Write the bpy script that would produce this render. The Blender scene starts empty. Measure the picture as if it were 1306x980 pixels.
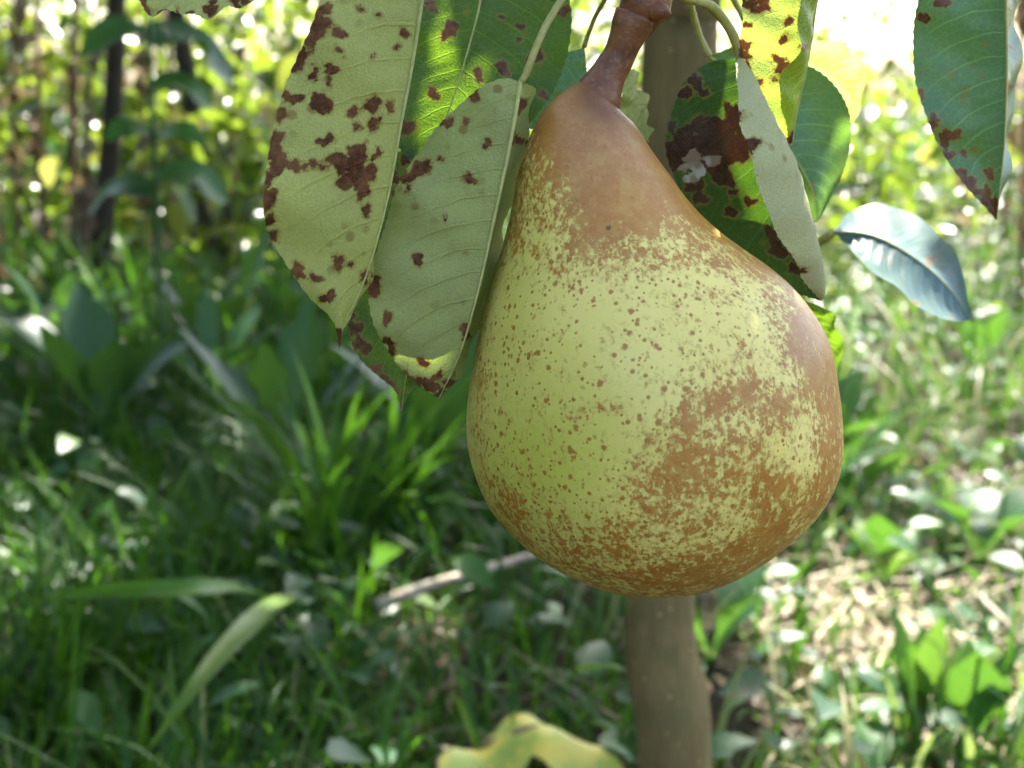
import bpy, math, random
import numpy as np
from mathutils import Vector
random.seed(7); rng = np.random.default_rng(7)

# ------------------------------------------------------------------ camera
H = 0.50; PITCH = math.radians(12.0); FOC = 48.9
sc = bpy.context.scene
cam = bpy.data.cameras.new('camera'); camo = bpy.data.objects.new('camera', cam)
sc.collection.objects.link(camo); sc.camera = camo
camo.location = (0, 0, H); camo.rotation_euler = (math.pi/2 - PITCH, 0, 0)
cam.sensor_width = 36; cam.lens = FOC; cam.clip_start = 0.01; cam.clip_end = 300
cam.dof.use_dof = True; cam.dof.focus_distance = 0.268; cam.dof.aperture_fstop = 22.0
# ------------------------------------------------------------------ sky and sun
SUN_EL = math.radians(52); SUN_AZ = math.radians(14)      # azimuth from +Y towards +X
SUN = np.array([math.sin(SUN_AZ)*math.cos(SUN_EL), math.cos(SUN_AZ)*math.cos(SUN_EL), math.sin(SUN_EL)])
w = bpy.data.worlds.new('World'); sc.world = w; w.use_nodes = True
nt = w.node_tree; nt.nodes.clear()
sky = nt.nodes.new('ShaderNodeTexSky'); sky.sky_type = 'NISHITA'; sky.sun_disc = False
sky.sun_elevation = SUN_EL; sky.sun_rotation = SUN_AZ; sky.air_density = 1.0; sky.dust_density = 3.0
bg = nt.nodes.new('ShaderNodeBackground'); bg.inputs['Strength'].default_value = 0.12
wo = nt.nodes.new('ShaderNodeOutputWorld')
nt.links.new(sky.outputs[0], bg.inputs[0]); nt.links.new(bg.outputs[0], wo.inputs[0])
sl = bpy.data.lights.new('sun', 'SUN'); sl.energy = 5.0; sl.angle = math.radians(0.5); sl.color = (1.0, 0.95, 0.86)
so = bpy.data.objects.new('sun', sl); sc.collection.objects.link(so)
so.rotation_euler = Vector(SUN).to_track_quat('Z', 'Y').to_euler()
sc.view_settings.view_transform = 'Standard'; sc.view_settings.look = 'None'
sc.view_settings.exposure = 2.43; sc.view_settings.gamma = 1.0
sc.cycles.max_bounces = 5; sc.cycles.transmission_bounces = 4; sc.cycles.diffuse_bounces = 3; sc.cycles.glossy_bounces = 2
sc.cycles.use_denoising = True; sc.cycles.use_adaptive_sampling = True; sc.cycles.adaptive_threshold = 0.03

# ------------------------------------------------------------------ helpers
COL = sc.collection
S = 36/FOC/1306
FW = np.array([0, math.cos(PITCH), -math.sin(PITCH)]); UP = np.array([0, math.sin(PITCH), math.cos(PITCH)])
RX = np.array([1.0, 0, 0]); C0 = np.array([0, 0, H])
Y0 = 0.275                                      # the vertical plane the pear hangs in
def ray(px, py): return FW + (px-653)*S*RX + (490-py)*S*UP
def Q(px, py, dy=0.0):
    d = ray(px, py); return C0 + d*((Y0+dy)/d[1])
def at_y(px, py, Y):
    d = ray(px, py); return C0 + d*(Y/d[1])
def on_ground(px, py, z=0.0):
    d = ray(px, py); return C0 + d*((z-H)/d[2])
def project(p):
    v = np.asarray(p) - C0; dep = v @ FW; dep = np.where(np.abs(dep) < 1e-6, 1e-6, dep)
    return 653 + (v @ RX)/dep/S, 490 - (v @ UP)/dep/S, dep
def catmull(pts, n):
    pts = np.asarray(pts, float)
    if len(pts) == 2: return pts[0] + (pts[1]-pts[0])*np.linspace(0, 1, n)[:, None]
    P = np.vstack([2*pts[0]-pts[1], pts, 2*pts[-1]-pts[-2]])
    out = []
    for i in range(1, len(P)-2):
        t = np.linspace(0, 1, 24, endpoint=False)[:, None]
        a, b, c, d = P[i-1], P[i], P[i+1], P[i+2]
        out.append(0.5*((2*b) + (c-a)*t + (2*a-5*b+4*c-d)*t*t + (3*b-a-3*c+d)*t**3))
    out = np.vstack(out + [pts[-1:]])
    L = np.concatenate([[0], np.cumsum(np.linalg.norm(np.diff(out[:, :3], axis=0), axis=1))])
    u = np.linspace(0, L[-1], n)
    return np.stack([np.interp(u, L, out[:, k]) for k in range(out.shape[1])], 1)
def make_mesh(name, V, F, mat, attrs=None, uv=None, smooth=True):
    """V (n,3), F (m,3 or 4) int array"""
    me = bpy.data.meshes.new(name); V = np.ascontiguousarray(V, np.float32); F = np.ascontiguousarray(F, np.int32)
    k = F.shape[1]
    me.vertices.add(len(V)); me.vertices.foreach_set('co', V.ravel())
    me.loops.add(F.size); me.loops.foreach_set('vertex_index', F.ravel())
    me.polygons.add(len(F)); me.polygons.foreach_set('loop_start', np.arange(0, F.size, k, dtype=np.int32))
    me.polygons.foreach_set('loop_total', np.full(len(F), k, np.int32))
    me.polygons.foreach_set('use_smooth', np.full(len(F), smooth, bool))
    me.update(calc_edges=True); me.validate()
    for an, av in (attrs or {}).items():
        a = me.attributes.new(an, 'FLOAT', 'POINT'); a.data.foreach_set('value', np.ascontiguousarray(av, np.float32))
    if uv is not None:
        l = me.uv_layers.new(name='UVMap'); l.data.foreach_set('uv', np.ascontiguousarray(uv[F.ravel()], np.float32).ravel())
    me.materials.append(mat)
    return me
def add_obj(name, me, parent=None, label=None, cat=None, group=None, kind=None, loc=None, rot=None):
    o = bpy.data.objects.new(name, me); COL.objects.link(o)
    if parent is not None: o.parent = parent
    if loc is not None: o.location = loc
    if rot is not None: o.rotation_euler = rot
    for k, v in (('label', label), ('category', cat), ('group', group), ('kind', kind)):
        if v: o[k] = v
    return o
def thing(name, label, cat, loc=(0, 0, 0), group=None): return add_obj(name, None, None, label, cat, group, None, tuple(loc))
def tube_data(path, rad, seg=12, lump=0.0, cap=True):
    P = np.asarray(path, float); n = len(P); rad = np.broadcast_to(np.asarray(rad, float), (n,))
    T = np.gradient(P, axis=0); T /= np.linalg.norm(T, axis=1)[:, None]+1e-12
    a = np.array([0.3, 1.0, 0.1]) if abs(T[0][1]) < .8 else np.array([1.0, 0, 0.1])
    V = []; N = a - T[0]*(a@T[0]); N /= np.linalg.norm(N)
    ang = np.linspace(0, 2*np.pi, seg, endpoint=False)
    ph = rng.uniform(0, 6.28, 6)
    for i in range(n):
        N = N - T[i]*(N@T[i]); N /= np.linalg.norm(N); B = np.cross(T[i], N)
        rr = rad[i]*(1 + lump*(np.sin(2*ang+ph[0]+i*.35)+.6*np.sin(3*ang+ph[1]-i*.22)+.5*np.sin(i*.8+ph[2])))
        V.append(P[i] + (np.cos(ang)*rr)[:, None]*N + (np.sin(ang)*rr)[:, None]*B)
    V = np.vstack(V); F = []
    for i in range(n-1):
        for j in range(seg):
            F.append((i*seg+j, i*seg+(j+1) % seg, (i+1)*seg+(j+1) % seg, (i+1)*seg+j))
    if cap:
        V = np.vstack([V, P[0], P[-1]]); c0 = len(V)-2
        for j in range(0, seg, 1):
            F.append((c0, (j+1) % seg, j, c0)); F.append((c0+1, (n-1)*seg+j, (n-1)*seg+(j+1) % seg, c0+1))
    return V, F
def tube_mesh(name, path, rad, mat, seg=12, lump=0.0, org=(0, 0, 0)):
    V, F = tube_data(path, rad, seg, lump)
    me = bpy.data.meshes.new(name)
    F = [f[:3] if f[0] == f[3] else f for f in F]
    me.from_pydata((V-np.asarray(org)).tolist(), [], F)
    for p in me.polygons: p.use_smooth = True
    me.materials.append(mat); return me

# ------------------------------------------------------------------ materials
class NB:
    def __init__(s, name):
        s.m = bpy.data.materials.new(name); s.m.use_nodes = True; s.t = s.m.node_tree; s.t.nodes.clear()
        s.out = s.t.nodes.new('ShaderNodeOutputMaterial')
    def n(s, typ, **kw):
        nd = s.t.nodes.new(typ)
        for k, v in kw.items(): setattr(nd, k, v)
        return nd
    def set(s, sock, v):
        if isinstance(v, bpy.types.NodeSocket): s.t.links.new(v, sock)
        elif isinstance(v, (tuple, list)) and len(v) == 3 and sock.type == 'RGBA': sock.default_value = (*v, 1)
        else: sock.default_value = v
    def math(s, op, a, b=0.0, c=None, clamp=False):
        nd = s.n('ShaderNodeMath', operation=op, use_clamp=clamp); s.set(nd.inputs[0], a); s.set(nd.inputs[1], b)
        if c is not None: s.set(nd.inputs[2], c)
        return nd.outputs[0]
    def mix(s, f, a, b, blend='MIX'):
        nd = s.n('ShaderNodeMix', data_type='RGBA', blend_type=blend); s.set(nd.inputs[0], f); s.set(nd.inputs[6], a); s.set(nd.inputs[7], b)
        return nd.outputs[2]
    def step(s, v, lo, hi, o0=0.0, o1=1.0):
        nd = s.n('ShaderNodeMapRange', interpolation_type='SMOOTHSTEP')
        s.set(nd.inputs[0], v); nd.inputs[1].default_value = lo; nd.inputs[2].default_value = hi
        nd.inputs[3].default_value = o0; nd.inputs[4].default_value = o1
        return nd.outputs[0]
    def attr(s, name, out='Fac'): return s.n('ShaderNodeAttribute', attribute_name=name).outputs[out]
    def obj(s): return s.n('ShaderNodeTexCoord').outputs['Object']
    def noise(s, scale, detail=3, rough=.55, vec=None, out=0, dist=0.0):
        nd = s.n('ShaderNodeTexNoise'); nd.inputs['Scale'].default_value = scale; nd.inputs['Detail'].default_value = detail
        nd.inputs['Roughness'].default_value = rough; nd.inputs['Distortion'].default_value = dist
        s.set(nd.inputs['Vector'], vec if vec is not None else s.obj()); return nd.outputs[out]
    def voro(s, scale, feature='F1', vec=None, rand=1.0):
        nd = s.n('ShaderNodeTexVoronoi', feature=feature); nd.inputs['Scale'].default_value = scale
        nd.inputs['Randomness'].default_value = rand
        s.set(nd.inputs['Vector'], vec if vec is not None else s.obj()); return nd
    def bump(s, h, strength, dist, normal=None):
        nd = s.n('ShaderNodeBump'); nd.inputs['Strength'].default_value = strength; nd.inputs['Distance'].default_value = dist
        s.set(nd.inputs['Height'], h)
        if normal is not None: s.set(nd.inputs['Normal'], normal)
        return nd.outputs[0]
    def pbsdf(s, col, rough=.5, spec=.5, normal=None, sss=0, coat=0):
        nd = s.n('ShaderNodeBsdfPrincipled'); s.set(nd.inputs['Base Color'], col); s.set(nd.inputs['Roughness'], rough)
        s.set(nd.inputs['Specular IOR Level'], spec)
        if normal is not None: s.set(nd.inputs['Normal'], normal)
        return nd
    def done(s, sh): s.t.links.new(sh, s.out.inputs['Surface']); return s.m

def mat_pear_leaf(name, top, under, trans, rough_top=.33, tr=.42, seed=0.0, dead=1.0, relief=.55):
    b = NB(name)
    uvn = b.n('ShaderNodeUVMap', uv_map='UVMap'); sx = b.n('ShaderNodeSeparateXYZ'); b.set(sx.inputs[0], uvn.outputs[0])
    u, v = sx.outputs[0], sx.outputs[1]
    av = b.math('ABSOLUTE', b.math('SUBTRACT', v, .5)); av = b.math('MULTIPLY', av, 2.0)
    back = b.n('ShaderNodeNewGeometry').outputs['Backfacing']
    mp = b.n('ShaderNodeMapping'); mp.inputs['Location'].default_value = (seed, seed*1.7, seed*.3); b.set(mp.inputs[0], b.obj()); co = mp.outputs[0]
    # side veins leave the midrib at an angle and curve towards the tip
    bend = b.math('MULTIPLY', b.math('POWER', av, 1.35), 2.3)
    wob = b.math('MULTIPLY', b.math('SUBTRACT', b.noise(160, 2, vec=co), .5), .3)
    fr = b.math('FRACT', b.math('ADD', b.math('SUBTRACT', b.math('MULTIPLY', u, 13.0), bend), wob))
    ln = b.math('ABSOLUTE', b.math('SUBTRACT', fr, .5))
    vein = b.step(ln, .012, .06, 1.0, 0.0); vein = b.math('MULTIPLY', vein, b.step(av, .55, 1.0, 1.0, .15))
    ret = b.voro(1500, 'DISTANCE_TO_EDGE', co).outputs['Distance']; retl = b.step(ret, .0, .16, 1.0, 0.0)
    ret2 = b.voro(640, 'DISTANCE_TO_EDGE', co).outputs['Distance']; retl2 = b.math('MULTIPLY', b.step(ret2, .0, .09, 1.0, 0.0), .6)
    big = b.noise(70, 3, vec=co)
    fine = b.noise(1300, 2, vec=co)
    # spots
    sp = b.attr('spot'); nz = b.math('SUBTRACT', b.noise(430, 5, .70, vec=co), .5)
    f = b.math('ADD', sp, b.math('MULTIPLY_ADD', nz, 2.3, .05))
    spot = b.step(f, -.12, .16)
    halo = b.math('MULTIPLY', b.step(f, -.55, .0), b.step(b.noise(120, 2, vec=co), .3, .7, .25, .8))
    vs = b.voro(330, 'F1', co); sepc = b.n('ShaderNodeSeparateColor'); b.set(sepc.inputs[0], vs.outputs['Color'])
    speck = b.math('MULTIPLY', b.step(b.math('ADD', vs.outputs['Distance'], b.math('MULTIPLY', nz, .35)), .22, .42, 1.0, 0.0), b.step(sepc.outputs[0], .62, .80))
    speck = b.math('MULTIPLY', speck, b.step(b.noise(90, 2, vec=co), .45, .62))
    brown = b.mix(b.math('MULTIPLY_ADD', b.step(b.noise(150, 3, vec=co), .38, .66), .55, b.math('MULTIPLY', b.step(b.noise(800, 3, vec=co), .4, .65), .40)), tuple(c*dead for c in (.085, .028, .008)), tuple(c*dead for c in (.33, .15, .055)))
    brown = b.mix(b.math('MULTIPLY', retl, .45*dead), brown, (.20, .10, .06))
    # sides
    tcol = b.mix(big, tuple(c*.72 for c in top), tuple(c*1.3 for c in top))
    tcol = b.mix(b.math('MULTIPLY', b.math('MAXIMUM', vein, b.math('MULTIPLY', retl2, .5)), .55), tcol, tuple(min(1, c*2.1+.03) for c in top))
    ucol = b.mix(big, tuple(c*.80 for c in under), (under[0]*1.22, under[1]*1.20, under[2]*.70))
    ucol = b.mix(b.math('MULTIPLY', retl, .33), ucol, tuple(c*.62 for c in under))
    ucol = b.mix(b.math('MULTIPLY', vein, .30), ucol, (under[0]*1.05, under[1]*1.0, under[2]*.62))
    ucol = b.mix(b.math('MULTIPLY', fine, .18), ucol, (.75, .78, .66))
    base = b.mix(back, tcol, ucol)
    base = b.mix(halo, base, (.30, .22, .05)); base = b.mix(b.math('MULTIPLY', speck, .75), base, (.22, .10, .04))
    sc_ = b.attr('scar'); scar = b.step(b.math('ADD', sc_, b.math('MULTIPLY', nz, 1.2)), -.03, .08)
    base = b.mix(spot, base, brown)
    scarc = b.mix(b.step(b.noise(170, 2, vec=co), .45, .6), (.36, .27, .18), (.66, .68, .66)); base = b.mix(scar, base, scarc)
    hgt = b.math('ADD', b.math('MULTIPLY', retl, -.6), b.math('ADD', b.math('MULTIPLY', vein, -1.2), b.math('MULTIPLY', b.noise(260, 4, vec=co), 1.1)))
    nrm = b.bump(hgt, relief, .0004)
    rough = b.math('ADD', b.math('MULTIPLY', back, .32), rough_top)
    pb = b.pbsdf(base, rough, b.math('MULTIPLY_ADD', back, -.33, .45), nrm)
    trc = b.mix(b.math('MULTIPLY', b.math('MAXIMUM', vein, retl2), .5), trans, tuple(min(1, c*1.45+.08) for c in trans))
    trc = b.mix(halo, trc, (.34, .22, .03)); trc = b.mix(spot, trc, (.06, .02, .008)); trc = b.mix(scar, trc, (.2, .15, .08))
    tl = b.n('ShaderNodeBsdfTranslucent'); b.set(tl.inputs[0], trc); b.set(tl.inputs['Normal'], nrm)
    mx = b.n('ShaderNodeMixShader'); mx.inputs[0].default_value = tr
    b.t.links.new(pb.outputs[0], mx.inputs[1]); b.t.links.new(tl.outputs[0], mx.inputs[2])
    return b.done(mx.outputs[0])

def mat_foliage(name, cols, rough=.42, tr=.4, tcol=(.30, .48, .04), spec=.5, relief=0.0):
    """mass foliage and grass: colour from the per-leaf 'tint' attribute"""
    b = NB(name); t = b.attr('tint')
    r = b.n('ShaderNodeValToRGB'); r.color_ramp.interpolation = 'LINEAR'
    els = r.color_ramp.elements
    while len(els) < len(cols): els.new(.5)
    for i, (p, c) in enumerate(cols): els[i].position = p; els[i].color = (*c, 1)
    b.set(r.inputs[0], t)
    col = b.mix(b.noise(40, 3), r.outputs[0], b.mix(.5, r.outputs[0], (.9, .9, .9), 'MULTIPLY'))
    col = b.mix(b.math('MULTIPLY', b.step(b.noise(230, 4), .62, .72), .3), col, (.12, .08, .03))
    pb = b.pbsdf(col, rough, spec, b.bump(b.noise(300, 3), .3, .001) if relief else None)
    tl = b.n('ShaderNodeBsdfTranslucent'); b.set(tl.inputs[0], b.mix(.45, col, tcol))
    if isinstance(tr, float): pass
    mx = b.n('ShaderNodeMixShader'); mx.inputs[0].default_value = tr
    b.t.links.new(pb.outputs[0], mx.inputs[1]); b.t.links.new(tl.outputs[0], mx.inputs[2])
    return b.done(mx.outputs[0])

def mat_bark(name, c1, c2, scale=60, c3=None, rough=.8, bump=.6):
    b = NB(name); mp = b.n('ShaderNodeMapping'); mp.inputs['Scale'].default_value = (1, 1, .35); b.set(mp.inputs[0], b.obj()); co = mp.outputs[0]
    n1 = b.noise(scale, 5, .6, co); n2 = b.noise(scale*6, 3, .6, co)
    col = b.mix(b.step(n1, .3, .7), c1, c2); col = b.mix(b.math('MULTIPLY', n2, .5), col, tuple(c*.55 for c in c1))
    if c3: col = b.mix(b.math('MULTIPLY', b.step(b.noise(scale*.5, 3), .55, .68), .7), col, c3)
    vo = b.voro(scale*4, 'F1', b.obj()); sep = b.n('ShaderNodeSeparateColor'); b.set(sep.inputs[0], vo.outputs['Color'])
    len_ = b.math('MULTIPLY', b.step(vo.outputs['Distance'], .12, .25, 1.0, 0.0), b.step(sep.outputs[0], .7, .8))
    col = b.mix(b.math('MULTIPLY', len_, .5), col, tuple(min(1, c*1.9) for c in c2))
    return b.done(b.pbsdf(col, rough, .3, b.bump(b.math('ADD', n1, b.math('MULTIPLY', n2, .6)), bump, .002)).outputs[0])

def mat_pear():
    b = NB('pear_skin'); co = b.obj()
    R = b.attr('russet'); G = b.attr('green'); W = b.attr('warm')
    # base skin
    mott = b.noise(55, 4, .6); col = b.mix(mott, (.78, .565, .085), (.95, .76, .25))
    col = b.mix(G, col, (.47, .47, .035)); 
    col = b.mix(b.math('MULTIPLY', b.noise(900, 2), .18), col, (.78, .73, .34))
    # russet: patchy net of fine flakes
    wv = b.n('ShaderNodeMapping'); wv.inputs['Scale'].default_value = (1, 1, .8); b.set(wv.inputs[0], co)
    n1 = b.noise(820, 5, .72, wv.outputs[0], dist=.15); n0 = b.noise(190, 3, .6)
    nn = b.math('ADD', b.math('MULTIPLY', n1, .68), b.math('MULTIPLY', n0, .32))
    lim = b.math('ADD', b.math('MULTIPLY', R, .285), .345)
    ex = b.math('SUBTRACT', lim, nn)
    mask = b.math('MULTIPLY', b.step(ex, -.028, .052), b.step(b.noise(300, 3), .25, .6, .78, 1.0)); soft = b.math('MULTIPLY', b.step(ex, -.09, .0), .42)
    rcol = b.mix(b.noise(140, 4, .6), (.32, .098, .006), (.56, .22, .026))
    rcol = b.mix(W, rcol, (.40, .165, .06))
    rcol = b.mix(b.math('MULTIPLY', b.step(b.noise(1100, 2), .5, .7), .22), rcol, (.60, .38, .13))
    col = b.mix(soft, col, (.50, .36, .08)); col = b.mix(b.math('MULTIPLY', mask, .93), col, rcol)
    # lenticels: two sizes of corky dots
    nz = b.math('SUBTRACT', b.noise(1500, 3, .6), .5)
    dots = None
    for sc_, r0, r1, thr in ((300, .14, .27, .05), (520, .18, .32, .20), (900, .18, .34, .45)):
        vo = b.voro(sc_, 'F1', co); sep = b.n('ShaderNodeSeparateColor'); b.set(sep.inputs[0], vo.outputs['Color'])
        d = b.math('ADD', vo.outputs['Distance'], b.math('ADD', b.math('MULTIPLY', nz, .32), b.math('MULTIPLY', sep.outputs[1], .10)))
        dd = b.math('MULTIPLY', b.step(d, r0, r1, 1.0, 0.0), b.step(sep.outputs[0], thr, thr+.12))
        dots = dd if dots is None else b.math('MAXIMUM', dots, dd)
    col = b.mix(b.math('MULTIPLY', dots, b.step(mask, 0, 1, .90, .30)), col, (.36, .135, .012))
    dk = b.voro(95, 'F1', co); sp = b.n('ShaderNodeSeparateColor'); b.set(sp.inputs[0], dk.outputs['Color'])
    bl = b.math('MULTIPLY', b.step(b.math('ADD', dk.outputs['Distance'], b.math('MULTIPLY', nz, .1)), .03, .07, 1.0, 0.0), b.step(sp.outputs[0], .8, .85))
    col = b.mix(b.math('MULTIPLY', bl, .8), col, (.05, .025, .01))
    h = b.math('ADD', b.math('MULTIPLY', mask, .5), b.math('ADD', b.math('MULTIPLY', dots, .5), b.math('MULTIPLY', b.noise(700, 4), .5)))
    nrm = b.bump(h, .35, .0003)
    rough = b.math('ADD', b.math('MULTIPLY', mask, .04), b.math('MULTIPLY_ADD', b.noise(400, 3), .16, .32))
    col = b.mix(b.attr('tip'), col, (.155, .052, .020))
    pb = b.pbsdf(col, rough, .5, nrm)
    return b.done(pb.outputs[0])

def mat_simple(name, c1, c2, scale=200, rough=.5, spec=.4, bump=.3, tr=0.0, fine=None):
    b = NB(name); n = b.noise(scale, 4, .6); col = b.mix(b.step(n, .35, .65), c1, c2)
    if fine: col = b.mix(b.math('MULTIPLY', b.step(b.noise(scale*5, 3), .52, .66), .6), col, fine)
    pb = b.pbsdf(col, rough, spec, b.bump(b.math('ADD', n, b.math('MULTIPLY', b.noise(scale*6, 2), .5)), bump, .0006))
    if not tr: return b.done(pb.outputs[0])
    tl = b.n('ShaderNodeBsdfTranslucent'); b.set(tl.inputs[0], col)
    mx = b.n('ShaderNodeMixShader'); mx.inputs[0].default_value = tr
    b.t.links.new(pb.outputs[0], mx.inputs[1]); b.t.links.new(tl.outputs[0], mx.inputs[2]); return b.done(mx.outputs[0])

def mat_ground():
    b = NB('soil_and_litter'); n = b.noise(9, 6, .65); n2 = b.noise(60, 5, .65)
    col = b.mix(b.step(n2, .35, .65), (.018, .013, .008), (.085, .06, .036))
    col = b.mix(b.step(n, .42, .6), col, (.035, .05, .014))
    col = b.mix(b.math('MULTIPLY', b.step(b.noise(150, 3), .6, .7), .6), col, (.20, .15, .085))
    return b.done(b.pbsdf(col, .95, .15, b.bump(b.math('ADD', n2, b.noise(200, 4)), .9, .02)).outputs[0])

M_PEAR = mat_pear()
M_STEM = mat_simple('pear_stalk', (.105, .036, .014), (.22, .082, .030), 170, .42, .38, .5, fine=(.27, .13, .06))
M_PET = mat_simple('petiole_green', (.32, .30, .070), (.46, .40, .13), 300, .42, .4, .25)
M_RIB = mat_simple('midrib_pale', (.36, .36, .11), (.48, .44, .15), 500, .5, .35, .25)
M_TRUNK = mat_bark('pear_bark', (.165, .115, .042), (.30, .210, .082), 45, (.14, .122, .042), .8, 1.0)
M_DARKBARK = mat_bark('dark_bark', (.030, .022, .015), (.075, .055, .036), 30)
M_LA = mat_pear_leaf('pear_leaf_pale_underside', (.07, .13, .028), (.49, .475, .135), (.40, .50, .06), tr=.30, seed=.3)
M_LB = mat_pear_leaf('pear_leaf_grey_underside', (.06, .12, .03), (.395, .405, .135), (.34, .46, .07), tr=.28, seed=1.1)
M_LC = mat_pear_leaf('pear_leaf_green', (.028, .072, .009), (.24, .32, .12), (.30, .55, .02), rough_top=.48, tr=.22, seed=2.3)
M_LD = mat_pear_leaf('pear_leaf_dark', (.022, .060, .010), (.47, .44, .24), (.18, .40, .02), rough_top=.45, tr=.12, seed=3.9, dead=.35)
M_LF = mat_pear_leaf('pear_leaf_yellowing', (.11, .17, .03), (.36, .40, .20), (.36, .47, .05), tr=.46, seed=5.2)
M_LI = mat_pear_leaf('pear_leaf_sky_tinted', (.075, .135, .12), (.22, .30, .20), (.16, .26, .10), rough_top=.36, tr=.16, seed=8.8, relief=.15)  # blue-grey reflection of the sky put into the leaf colour
M_LH = mat_pear_leaf('pear_leaf_painted_sunlit', (.30, .36, .10), (.36, .40, .20), (.55, .62, .14), tr=.5, seed=7.7)  # colour paled to look burnt out by the sun
M_LG = mat_pear_leaf('pear_leaf_sky_sheen', (.075, .170, .095), (.22, .30, .13), (.22, .42, .04), rough_top=.32, tr=.28, seed=6.6, relief=.18)  # bluish sky sheen mixed into the upper-side colour
M_CROWN = mat_foliage('pear_crown_leaves', [(0, (.035, .075, .016)), (.5, (.055, .12, .025)), (.85, (.09, .16, .03)), (1, (.20, .19, .04))], .35, .38)
M_FOL = mat_foliage('shrub_leaves', [(0, (.010, .034, .006)), (.45, (.028, .075, .011)), (.74, (.10, .18, .026)), (.86, (.25, .26, .05)), (.93, (.26, .15, .07)), (1, (.34, .22, .12))], .27, .45, (.42, .58, .04))
M_GRASS = mat_foliage('grass_blades', [(0, (.011, .042, .005)), (.5, (.026, .086, .010)), (.82, (.068, .155, .018)), (.9, (.22, .23, .08)), (1, (.40, .33, .19))], .38, .30, (.20, .50, .02), .2)
M_WEED = mat_foliage('weed_leaves', [(0, (.014, .055, .020)), (.5, (.026, .085, .030)), (.85, (.050, .135, .024)), (1, (.13, .20, .04))], .42, .30, (.22, .48, .03), .36, relief=1)
M_DRY = mat_foliage('dry_straw', [(0, (.055, .034, .018)), (.5, (.17, .115, .058)), (.85, (.34, .26, .14)), (1, (.55, .46, .25))], .6, .2, (.4, .3, .15))
M_GROUND = mat_ground()

# ------------------------------------------------------------------ ground
def ground_z(x, y):
    x = np.asarray(x, float); y = np.asarray(y, float)
    return .018*np.sin(2.1*x+.7)*np.cos(1.6*y+.3) + .012*np.sin(5.3*x+1.9*y) + .006*np.sin(11*x-7*y+1)
g = np.concatenate([np.linspace(-60, -6, 20), np.linspace(-5.5, 5.5, 90), np.linspace(6, 60, 20)])
gy = np.concatenate([np.linspace(-12, -1, 12), np.linspace(-.8, 7, 110), np.linspace(7.5, 110, 30)])
GX, GY = np.meshgrid(g, gy); GZ = ground_z(GX, GY)
nx, ny = len(g), len(gy); idx = np.arange(nx*ny).reshape(ny, nx)
F = np.stack([idx[:-1, :-1], idx[:-1, 1:], idx[1:, 1:], idx[1:, :-1]], -1).reshape(-1, 4)
add_obj('ground', make_mesh('ground', np.stack([GX, GY, GZ], -1).reshape(-1, 3), F, M_GROUND), kind='structure')

# ------------------------------------------------------------------ pear
PAIRS = [((762, 112), (766, 116)), ((750, 99), (784, 135)), ((740, 102), (790, 140)), ((725, 110), (797, 147)), ((707, 124), (806, 155)), ((692, 141), (817, 169)), ((681, 162), (831, 192)),
         ((670, 190), (850, 220)), ((656, 232), (878, 256)), ((645, 285), (918, 295)), ((631, 348), (977, 338)), ((614, 405), (1024, 386)),
         ((602, 460), (1054, 440)), ((597, 520), (1070, 508)), ((602, 580), (1069, 578)), ((621, 638), (1046, 636)), ((654, 688), (1005, 687)),
         ((702, 726), (950, 729)), ((757, 750), (895, 752)), ((800, 759), (850, 760)), ((824, 757), (828, 757))]
PAIRS = [tuple((x_, y_-13*min(1, max(0, (y_-600)/120))) for x_, y_ in pr_) for pr_ in PAIRS]
NR, NS = 220, 260
Lp = catmull([(*p[0], *p[1]) for p in PAIRS], NR)
pear = thing('pear', 'ripening yellow-green pear with orange-brown russet skin hanging in front of trunk', 'pear', Q(826, 762))
base = np.array(pear.location)
ang = np.linspace(0, 2*np.pi, NS, endpoint=False)
Vp, PX = [], []
for l in Lp:
    a, c = Q(l[0], l[1]), Q(l[2], l[3]); m = (a+c)/2; e = (c-a)/2; r = np.linalg.norm(e)
    Vp.append(m + np.cos(ang)[:, None]*e + np.sin(ang)[:, None]*np.array([0, -r, 0]))
    pm = np.array([(l[0]+l[2])/2, (l[1]+l[3])/2]); pe = np.array([(l[2]-l[0])/2, (l[3]-l[1])/2])
    PX.append(pm + np.cos(ang)[:, None]*pe + 0*np.sin(ang)[:, None])
Vp = np.vstack(Vp); PX = np.vstack(PX)
# seen from a little above, the front of a ring sits lower in the picture
pxx, pyy, _ = project(Vp); front = np.tile(np.sin(ang) > -0.05, NR)
fx = np.where(front, pxx, PX[:, 0]); fy = np.where(front, pyy, PX[:, 1])
ctr = np.repeat(np.array([(Q(l[0], l[1])+Q(l[2], l[3]))/2 for l in Lp]), NS, 0)
d = Vp-ctr; dn = d/(np.linalg.norm(d, axis=1)[:, None]+1e-9)
lump = .0003*np.sin(fx*.021+fy*.013)+.0002*np.sin(fy*.029-fx*.017+1.3)+.0001*np.sin(fx*.05+fy*.041)
edge = np.clip(np.linalg.norm(d, axis=1)/.01, 0, 1)
Vp = Vp + dn*(lump*edge)[:, None]
def G(cx, cy, sx, sy, a, rot=0.0):
    c, s = math.cos(rot), math.sin(rot); dx, dy = fx-cx, fy-cy
    u_, v_ = dx*c+dy*s, -dx*s+dy*c
    return a*np.exp(-.5*((u_/sx)**2+(v_/sy)**2))
def SB(v, lo, hi): t = np.clip((v-lo)/(hi-lo), 0, 1); return t*t*(3-2*t)
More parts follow.
